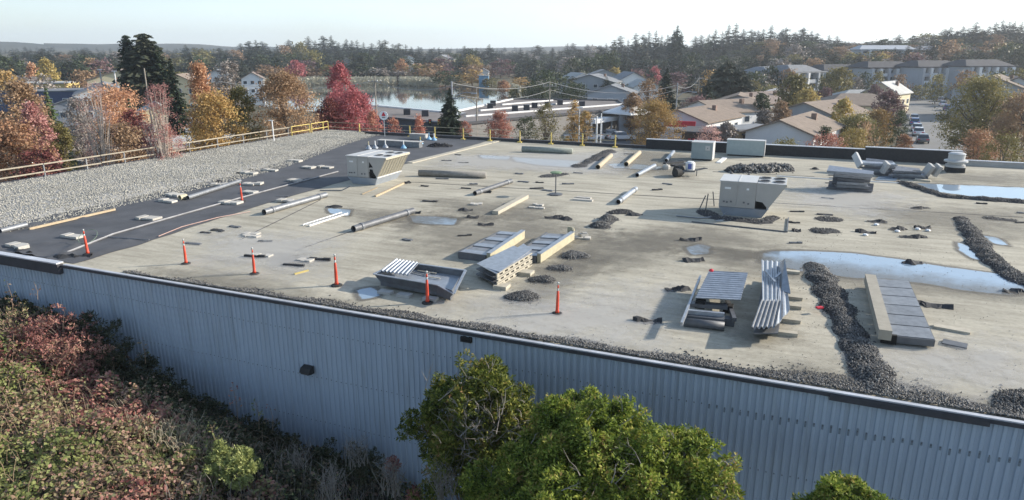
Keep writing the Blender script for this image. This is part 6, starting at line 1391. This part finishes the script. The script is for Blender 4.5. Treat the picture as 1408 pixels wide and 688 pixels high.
for i, (x, y, rz, c, lb) in enumerate(((693, 192, 30, 'white', 'white car parked behind the red-orange tree'), (683, 194, 30, 'red', 'red car at the foot of the red-orange tree'), (729, 180, 10, 'white', 'white car left of the thin olive tree'), (768, 176, 10, 'white', 'white car seen through the thin olive tree'), (768, 192, 5, 'white', 'white car close to the back railing near the yellow post'),
        (745, 187, 20, 'black', 'black car behind the thin olive tree'), (812, 193, 5, 'white', 'white car right of the slim white lamp post'), (834, 170, 15, 'white', 'white car second in the row below the white canopy'), (823, 173, 15, 'silver', 'silver car leftmost in the row below the white canopy'), (846, 174, -10, 'blue', 'dark blue car crossing below the canopy row'),
        (861, 170, 15, 'silver', 'silver car rightmost in the row below the white canopy'), (843, 190, 10, 'silver', 'silver car near the white post pair'), (855, 193, 10, 'white', 'white car nearest the black parapet left end'), (835, 183, 10, 'black', 'black car right of the white post pair'), (790, 186, 10, 'grey', 'grey car between gold trees'), (872, 176, 80, 'silver', 'silver car left of the broad golden tree'), (708, 194, 25, 'grey', 'grey car right of the white one behind the red-orange tree'))):
    car(x, y, rz, c, lb, g_)
g_ = 'cars parked along the right street'
for i, (x, y, rz, c) in enumerate(((1262, 186, 62, 'white'), (1260, 180, 62, 'silver'), (1257, 172, 62, 'blue'), (1256, 166, 62, 'white'), (1268, 196, 62, 'grey'), (1306, 160, 60, 'white'), (1302, 152, 60, 'blue'), (1296, 146, 60, 'white'), (1292, 140, 60, 'silver'))):
    car(x, y, rz, c, '%s car on the %s side of the right street, %s' % (c, 'left' if i < 5 else 'right', ['second from the near end', 'third from the near end', 'fourth from the near end', 'farthest in its row', 'nearest of its row', 'nearest of its row', 'second of its row', 'third of its row', 'farthest of its row'][i]), g_)
g_ = 'cars at the head of the right street'
for i, (x, y, rz, c) in enumerate(((1252, 129, 20, 'white'), (1262, 127, 20, 'silver'), (1272, 128, 20, 'white'), (1258, 134, 30, 'red'))):
    car(x, y, rz, c, '%s car before the apartments at the head of the street%s' % (c, ', left one' if i == 0 else ', right one' if i == 2 else ''), g_)
g_ = 'cars parked on the left road'
for i, (x, y, rz, c) in enumerate(((150, 130, 15, 'red'), (162, 128, 15, 'white'), (174, 128, 15, 'blue'), (184, 131, 15, 'silver'), (194, 128, 15, 'grey'), (204, 132, 15, 'blue'), (178, 137, 15, 'black'), (50, 120, 0, 'black'), (205, 150, 20, 'white'))):
    car(x, y, rz, c, '%s car on the left road, %s' % (c, ['leftmost by the twin white poles', 'second from the twin white poles', 'third from the twin white poles', 'below the tall dark conifers', 'right of the silver one', 'right of the grey one', 'nearest the camera in its row', 'beside the lawn', 'beside the slender pink tree'][i]), g_)

# ------------------------------------------------------------ foreground bank, brambles and shrubs
def fbm(x, y, s): return mn.noise(Vector((x * s, y * s, 3.3))) + .5 * mn.noise(Vector((x * s * 2.1, y * s * 2.1, 8.1)))
def lerpk(x, K):
    if x <= K[0][0]: return K[0][1]
    for (a, b), (c, d) in zip(K, K[1:]):
        if x <= c: return b + (d - b) * (x - a) / (c - a)
    return K[-1][1]
KW = [(-40, -2.0), (-28, -2.1), (-25.5, -3.0), (-22, -4.0), (-18.5, -4.9), (-14, -5.3), (-10, -6.0), (40, -6.3)]
KC = [(-40, -1.8), (-27, -2.05), (-24, -2.05), (-21, -2.6), (-17.5, -3.1), (-14, -3.7), (-12, -4.4), (-9, -5.4), (0, -5.9), (40, -6.2)]
def bankz(u, v):
    cr = 15.2 - .17 * (u + 26); cr = max(12.0, min(15.4, cr)); t = ss(v, cr, 17.3); zc_ = lerpk(u, KC) + (.10 * max(0, cr - v) if u < -12 else 0)
    zc_ = min(zc_, lerpk(u, KC) + .6)
    return zc_ * (1 - t) + lerpk(u, KW) * t
M_soil = pm('bank_soil', (.045, .038, .028), .95, 0, .4, 2)
o = gridmesh('bank', [-44 + i * .8 for i in range(90)], [-6 + i * .6 for i in range(40)], lambda u, v: tuple(R(u, v, bankz(u, v) - .5 + .15 * fbm(u, v, .6))), M_soil); tag(o, kind='structure')
L_br = [folm('bramble_leaves_mixed', [(.04, .04, .02), (.15, .16, .05), (.26, .17, .10), (.34, .17, .13), (.22, .26, .07), (.36, .33, .14)], .45, .25, .6),
        folm('bramble_leaves_red', [(.13, .035, .03), (.36, .10, .08), (.42, .20, .14), (.28, .20, .09)], .6, .25, .6),
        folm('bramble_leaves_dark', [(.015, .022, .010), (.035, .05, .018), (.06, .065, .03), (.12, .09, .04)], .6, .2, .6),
        folm('bramble_leaves_green', [(.08, .10, .025), (.20, .24, .05), (.32, .33, .09)], .6, .3, .6)]
n = 150000; U_ = RNG.uniform(-34, -6, n); V_ = 17.25 - 11.0 * RNG.random(n) ** 1.15
P = np.empty((n, 3)); mi = np.zeros(n, np.int32); keep = np.ones(n, bool)
for i in range(n):
    u, v = U_[i], V_[i]; b = fbm(u, v, .55); z = bankz(u, v); cr = max(12., min(15.4, 15.2 - .17 * (u + 26)))
    lift = .5 * b + .5 * fbm(u, v, 1.7) + .16 * fbm(u, v, 5.) + (.35 * max(0, fbm(u, v + 20, .9)) if v > cr else 0); P[i] = (u, v, z + lift - RNG.random() ** 2 * .6)
    k = fbm(u + 9, v + 4, .35) + RNG.normal() * .12
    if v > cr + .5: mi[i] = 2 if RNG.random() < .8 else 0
    elif u < -20.5 and v > 13.2 and k > -.3: mi[i] = 1 if RNG.random() < .75 else 0
    elif k > .42: mi[i] = 1
    elif k < -.12: mi[i] = 3 if RNG.random() < .8 else 0
    else: mi[i] = 0
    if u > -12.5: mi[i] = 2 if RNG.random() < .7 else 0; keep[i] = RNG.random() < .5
P = P[keep]; mi = mi[keep]
N_ = RNG.normal(size=P.shape) * .75 + np.array([.1, -.1, 1.])
V, Q = leafquads(P, N_, .063, .66); V = RA(V[:, 0], V[:, 1], V[:, 2])
for k, nm in enumerate(('mixed', 'red', 'dark', 'green')):
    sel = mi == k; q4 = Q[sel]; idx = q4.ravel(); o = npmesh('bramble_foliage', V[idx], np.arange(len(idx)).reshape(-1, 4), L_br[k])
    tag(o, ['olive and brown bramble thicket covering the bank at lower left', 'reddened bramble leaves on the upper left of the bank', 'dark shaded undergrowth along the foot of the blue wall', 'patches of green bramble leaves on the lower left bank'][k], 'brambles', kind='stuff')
# canes and dry stalks
def cane_mass(name, label, n, fu, fv, hl, r, m, lean=.5, cat='canes'):
    mb = MB()
    for i in range(n):
        u = fu(); v = fv(u); z = bankz(u, v) - .2; a = random.uniform(0, 6.28); L_ = random.uniform(*hl); d = Vector((math.cos(a), math.sin(a), 0)) * lean * random.uniform(.3, 1.2)
        b = R(u, v, z); mb.tube([b, b + d * L_ * .35 + Vector((0, 0, L_ * .6)), b + d * L_ * .8 + Vector((0, 0, L_ * .85)), b + d * L_ * 1.15 + Vector((0, 0, L_ * .75))], [r, r * .8, r * .55, r * .25], 3, caps=False)
    o = mb.build(name, m); return tag(o, label, cat, kind='stuff')
M_cane = pm('dry_cane', (.30, .21, .14), .8, 0, .3, 4); M_caneg = pm('grey_dry_stalk', (.23, .21, .185), .85, 0, .3, 4)
cane_mass('bramble_canes', 'arching brown bramble canes over the bank', 900, lambda: random.uniform(-30, -11), lambda u: random.uniform(8, 16), (.4, .95), .007, M_cane, .9)
cane_mass('dry_stalks', 'grey dry stalks in the shade between bank and central shrub', 900, lambda: random.uniform(-14.5, -6.5), lambda u: random.uniform(11, 16.6), (.5, 1.3), .009, M_caneg, .4)
cane_mass('pale_dry_grass', 'pale dry grass stalks on the crest of the bank', 500, lambda: random.gauss(-17, 1.2), lambda u: random.uniform(13, 14.6), (.3, .7), .007, pm('straw', (.42, .37, .27), .8), .6)
def bush(blobs, n, leafm, label, name='shrub', size=.05, cat='shrub', stem=.05, twigs=0, tw=M_caneg, tuft=7, up_=.5):
    B = []
    for px, py, rp, v in blobs:
        c = atv(px, py, v); B.append((c, rp * (c - Vector((0, 0, CH))).length / F))
    if len(B) > 2:
        B2 = []
        for c, r in B:
            B2.append((c, r * .72))
            for k in range(17):
                dd = Vector([random.gauss(0, 1) for _ in range(3)]).normalized(); dd.z = abs(dd.z) * .9 if random.random() < .6 else dd.z; B2.append((c + dd * r * random.uniform(.6, 1.12), r * random.uniform(.12, .3)))
    else: B2 = B
    base = B[0][0].copy(); ub, vb = UV(base); base.z = bankz(ub, vb) - .4; T1 = thing(name, label, cat, base)
    w_ = np.array([b[1] ** 2 * random.uniform(.35, 1.7) for b in B2]); w_ /= w_.sum()
    m_ = n // tuft; idx = RNG.choice(len(B2), m_, p=w_); d = RNG.normal(size=(m_, 3)); d /= np.linalg.norm(d, axis=1, keepdims=True)
    rr = RNG.uniform(.35, 1.12, m_) ** .6
    C = np.array([tuple(b[0]) for b in B2])[idx]; Rr = np.array([b[1] for b in B2])[idx]
    bump = np.array([1 + .45 * mn.noise(Vector(tuple(c + x_ * 1.0)) * 3.2) for c, x_ in zip(C, d * Rr[:, None])])
    T_ = C + d * (Rr * rr * bump)[:, None] - np.array(base)
    ax = d + np.array([0, 0, up_]) + RNG.normal(size=(m_, 3)) * .3; ax /= np.linalg.norm(ax, axis=1, keepdims=True)
    V = []
    for k in range(tuft):
        r = RNG.normal(size=(m_, 3)); s = np.cross(ax, r); s /= np.linalg.norm(s, axis=1, keepdims=True); out = s * .8 + ax * RNG.uniform(.2, 1.1, (m_, 1)); out /= np.linalg.norm(out, axis=1, keepdims=True)
        side = np.cross(out, ax); side /= np.linalg.norm(side, axis=1, keepdims=True) + 1e-9; L_ = (size * 1.7 * RNG.uniform(.6, 1.3, m_))[:, None]; wd = L_ * .2
        o_ = T_ + RNG.normal(size=(m_, 3)) * size * .5
        V.append(np.stack([o_, o_ + out * L_ * .5 + side * wd, o_ + out * L_, o_ + out * L_ * .5 - side * wd], 1))
    V = np.concatenate(V).reshape(-1, 3); npmesh('crown', V, np.arange(len(V)).reshape(-1, 4), leafm, parent=T1)
    mb = MB()
    for c, r in B:
        e = c - base; mid = e * .5 + Vector((random.uniform(-.2, .2), random.uniform(-.2, .2), -.1)); mb.tube([(0, 0, 0), mid, e], [stem, stem * .7, stem * .35], 6)
        for k in range(12):
            dd = Vector([random.gauss(0, 1) for _ in range(3)]).normalized() * r * .9; mb.tube([mid.lerp(e, random.random()), e + dd * .5 + Vector((0, 0, .05)), e + dd], [stem * .3, stem * .2, .006], 4, caps=False)
    mb.build('branches', M_bark, T1)
    if twigs:
        mb = MB()
        for k in range(twigs):
            c, r = B[random.randrange(len(B))] if k % 3 else B[-1]; s = c - base + (Vector((0, 0, CH)) - c).normalized() * r * random.uniform(.5, 1.05) + Vector([random.gauss(0, r * .4) for _ in range(3)]); a_ = Vector((random.gauss(0, .5), random.gauss(-.2, .3), random.uniform(.3, 1))).normalized(); L_ = random.uniform(.25, .6) * r
            e = s + a_ * L_; mb.tube([s, s + a_ * L_ * .5 + Vector((.03, 0, .02)), e], [.012, .008, .003], 3, caps=False)
            for j in range(3):
                f = s.lerp(e, random.uniform(.3, .9)); mb.tube([f, f + (a_ + Vector([random.gauss(0, .6) for _ in range(3)])) * L_ * .35], [.006, .002], 3, caps=False)
        o = mb.build('dead_twigs', tw, T1); o['kind'] = 'stuff'
    return T1
L_arb = folm('evergreen_shrub_leaves', [(.025, .038, .010), (.085, .12, .022), (.19, .23, .04), (.33, .32, .07), (.35, .21, .09)], 1.5, .35, .55, 1., .15)
L_tuft = folm('tuft_leaves', [(.10, .12, .03), (.24, .28, .06), (.36, .37, .11)], 2., .3, .5)
L_arb2 = folm('bright_shrub_leaves', [(.025, .038, .010), (.085, .125, .022), (.17, .225, .035), (.29, .31, .06), (.33, .22, .09)], 1.6, .35, .55, 1., .15)
bush([(655, 560, 60, 15.), (668, 528, 32, 15.2), (634, 540, 32, 15.4), (612, 570, 40, 15.2), (590, 594, 32, 15.2), (640, 600, 55, 14.8), (620, 640, 50, 14.6), (700, 560, 34, 15.), (716, 590, 34, 14.8), (735, 610, 30, 14.8), (690, 630, 50, 14.4), (670, 590, 50, 14.9)], 62000, L_arb, 'tall evergreen shrub with grey dead twigs against the blue wall, left of the broad shrub', size=.062, twigs=170)
bush([(800, 590, 52, 13.8), (762, 590, 38, 13.8), (800, 572, 32, 14.2), (852, 590, 44, 14.), (735, 640, 52, 13.4), (915, 632, 40, 14.2), (948, 620, 34, 14.4), (900, 660, 60, 13.6), (965, 665, 42, 14.), (830, 650, 75, 13.), (770, 670, 70, 12.8), (985, 690, 30, 13.8)], 120000, L_arb2, 'broad bright green evergreen shrub filling the bottom centre', size=.06, twigs=70)
bush([(700, 700, 62, 12.), (670, 680, 34, 12.2), (735, 690, 40, 12.), (760, 720, 60, 11.6)], 30000, L_arb2, 'small bright shrub at the bottom edge in front of the dead twigs', size=.055)
bush([(1160, 705, 44, 14.), (1120, 708, 30, 14.), (1200, 708, 34, 14.), (1165, 686, 22, 14.2)], 26000, L_arb2, 'bright green shrub top at the bottom edge below the blue wall', size=.055)
bush([(4, 700, 30, 12.)], 2500, L_br[3], 'small leafy green plant at the lower left corner', 'plant', cat='plant', size=.05)
bush([(316, 640, 26, 13.), (326, 652, 22, 12.8), (305, 634, 16, 13.1)], 12000, L_tuft, 'round yellow-green tuft plant on the dark bank foot', 'tuft_plant', size=.05, cat='plant', tuft=9, up_=1.6)
bush([(85, 462, 34, 15.3), (60, 474, 30, 15.1), (108, 492, 30, 14.9), (96, 522, 26, 14.5), (40, 455, 22, 15.4)], 12000, L_br[1], 'reddened shrub at the upper left of the bank', 'bramble_shrub', size=.055)
bush([(20, 452, 30, 15.2), (8, 470, 30, 15.)], 5000, L_br[0], 'brown-green shrub at the left edge of the bank top', 'bramble_shrub', size=.055)
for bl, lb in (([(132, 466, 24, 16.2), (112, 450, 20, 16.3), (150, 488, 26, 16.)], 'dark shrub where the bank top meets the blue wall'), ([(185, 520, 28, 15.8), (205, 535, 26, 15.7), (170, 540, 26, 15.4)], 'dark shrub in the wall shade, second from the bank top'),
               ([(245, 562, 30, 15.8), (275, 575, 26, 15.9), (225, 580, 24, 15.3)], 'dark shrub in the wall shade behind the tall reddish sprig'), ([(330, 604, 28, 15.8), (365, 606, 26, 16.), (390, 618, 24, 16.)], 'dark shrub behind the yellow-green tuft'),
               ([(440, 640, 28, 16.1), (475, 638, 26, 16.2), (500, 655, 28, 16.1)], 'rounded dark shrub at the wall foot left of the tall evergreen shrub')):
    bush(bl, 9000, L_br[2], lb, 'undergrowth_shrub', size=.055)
for bl, m_, lb in (([(210, 600, 22, 13.6), (235, 612, 18, 13.5)], L_br[3], 'green bramble clump on the bank crest'), ([(150, 640, 24, 12.6), (120, 652, 20, 12.5)], L_br[1], 'reddish bramble clump low on the bank'), ([(60, 610, 26, 12.9), (35, 600, 20, 13.)], L_br[3], 'green bramble clump at the left of the bank'), ([(270, 650, 18, 12.9), (250, 668, 18, 12.6)], L_br[0], 'brown bramble clump left of the yellow-green tuft')):
    bush(bl, 3500, m_, lb, 'bramble_clump', size=.055)
# sparse young plants against the wall
def sprig(px, py, v, h, label, m=L_br[3], n=26):
    q = atv(px, py, v); T1 = thing('young_plant', label, 'plant', q); mb = MB(); pts = [Vector((0, 0, 0)), Vector((.05, 0, h * .5)), Vector((-.02, 0, h))]; mb.tube(pts, [.012, .008, .003], 4)
    P = []
    for k in range(n):
        t = random.uniform(.25, 1); a = random.uniform(0, 6.28); L_ = .22 * (1.1 - t * .6); e = Vector((math.cos(a) * L_, math.sin(a) * L_, h * t + .06)); s = Vector((.03, 0, h * t)); P.append(tuple(e))
        if k % 3 == 0: mb.tube([s, e], [.005, .002], 3, caps=False)
    mb.build('stem', M_cane, T1); V, Q = leafquads(np.array(P), RNG.normal(size=(n, 3)) + np.array([0, -.6, .6]), .055, .5); npmesh('leaves', V, Q, m, parent=T1)
sprig(327, 585, 15.6, 1.6, 'tall thin reddish sprig rising against the blue wall', L_br[1], 20)
sprig(356, 590, 15.8, 1.0, 'short leafy green sprig right of the tall reddish one')
sprig(375, 592, 15.8, .9, 'short sprig with two pink leaves before the blue wall', L_br[1], 8)
sprig(200, 500, 16., .9, 'thin sprig at the upper edge of the dark undergrowth', L_br[0], 14)
sprig(18, 425, 15.6, 1.1, 'thin pale sprig at the far left against the blue wall', L_br[0], 16)
sprig(52, 412, 15.6, .7, 'leaning bare sprig right of the far-left one', L_br[0], 8)
sprig(296, 625, 13.4, 1.0, 'pale green sprig left of the yellow-green tuft', L_br[3], 30)
def deadshrub(px, py, v, h, label, k=26):
    q = atv(px, py, v); T1 = thing('dead_shrub', label, 'dead shrub', q); mb = MB()
    for i in range(k):
        a = random.uniform(0, 6.28); e = Vector((math.cos(a) * h * .45 * random.random(), math.sin(a) * h * .4 * random.random(), h * random.uniform(.6, 1.))); m_ = e * .5 + Vector((random.gauss(0, .05), random.gauss(0, .05), 0)); o0 = Vector((random.gauss(0, .14), random.gauss(0, .12), 0)); e = e + o0 + Vector((random.gauss(0, .12), random.gauss(0, .12), 0)); mb.tube([o0, m_ + o0 + Vector((random.gauss(0, .07), random.gauss(0, .07), 0)), e], [.011, .008, .003], 4, caps=False)
        for j in range(4):
            s = m_.lerp(e, random.random()); mb.tube([s, s + Vector((random.gauss(0, .14), random.gauss(0, .14), random.uniform(.05, .25)))], [.006, .002], 3, caps=False)
    mb.build('twigs', M_caneg, T1)
deadshrub(412, 660, 14.6, 1.3, 'grey dead shrub in the shade right of the yellow-green tuft')
deadshrub(455, 690, 13.6, 1.3, 'grey dead shrub at the bottom edge left of the broad one')
deadshrub(540, 680, 14., 1.2, 'grey dead shrub left of the tall evergreen shrub')
deadshrub(610, 690, 13.4, 1.3, 'grey dead shrub at the foot of the tall evergreen shrub')
deadshrub(490, 640, 15.6, 1.0, 'small grey dead shrub close to the blue wall')
for x, y, lb in ((660, 655, 'small orange-leaved plant under the tall evergreen shrub'), (690, 680, 'small orange-leaved plant in the bottom dead twigs')):
    bush([(x - 120, y - 15 if x == 660 else y, 9, 14.4)], 500, L_br[1], lb, 'plant', size=.05, cat='plant')

# labels for the roof scraps
its = [(o, {G1: 'dark flat roofing scrap', G2: 'pale board piece', G3: 'pale flat scrap', G4: 'curled black scrap', 'white lumps by the curled scraps': 'small white lump'}[o['group']], *px_of(o.location)) for o in SC.objects if o.get('group') in (G1, G2, G3, G4, 'white lumps by the curled scraps')]
autolabel(its, RM, '')

for o in SC.objects:
    lb = o.get('label')
    if lb and len(lb.replace('-', ' ').split()) > 16: print('LONG', o.name, lb)
# ------------------------------------------------------------ the air
hz = bpy.data.materials.new('haze_air'); hz.use_nodes = True; t = hz.node_tree; t.nodes.remove(t.nodes['Principled BSDF'])
pv = t.nodes.new('ShaderNodeVolumePrincipled'); pv.inputs['Color'].default_value = (.86, .92, 1, 1); pv.inputs['Density'].default_value = HAZE; pv.inputs['Anisotropy'].default_value = .35
t.links.new(pv.outputs[0], t.nodes['Material Output'].inputs['Volume'])
mb = MB(); mb.box((0, 0, 30.5), (5600, 5600, 80)); tag(mb.build('haze', hz), kind='stuff')
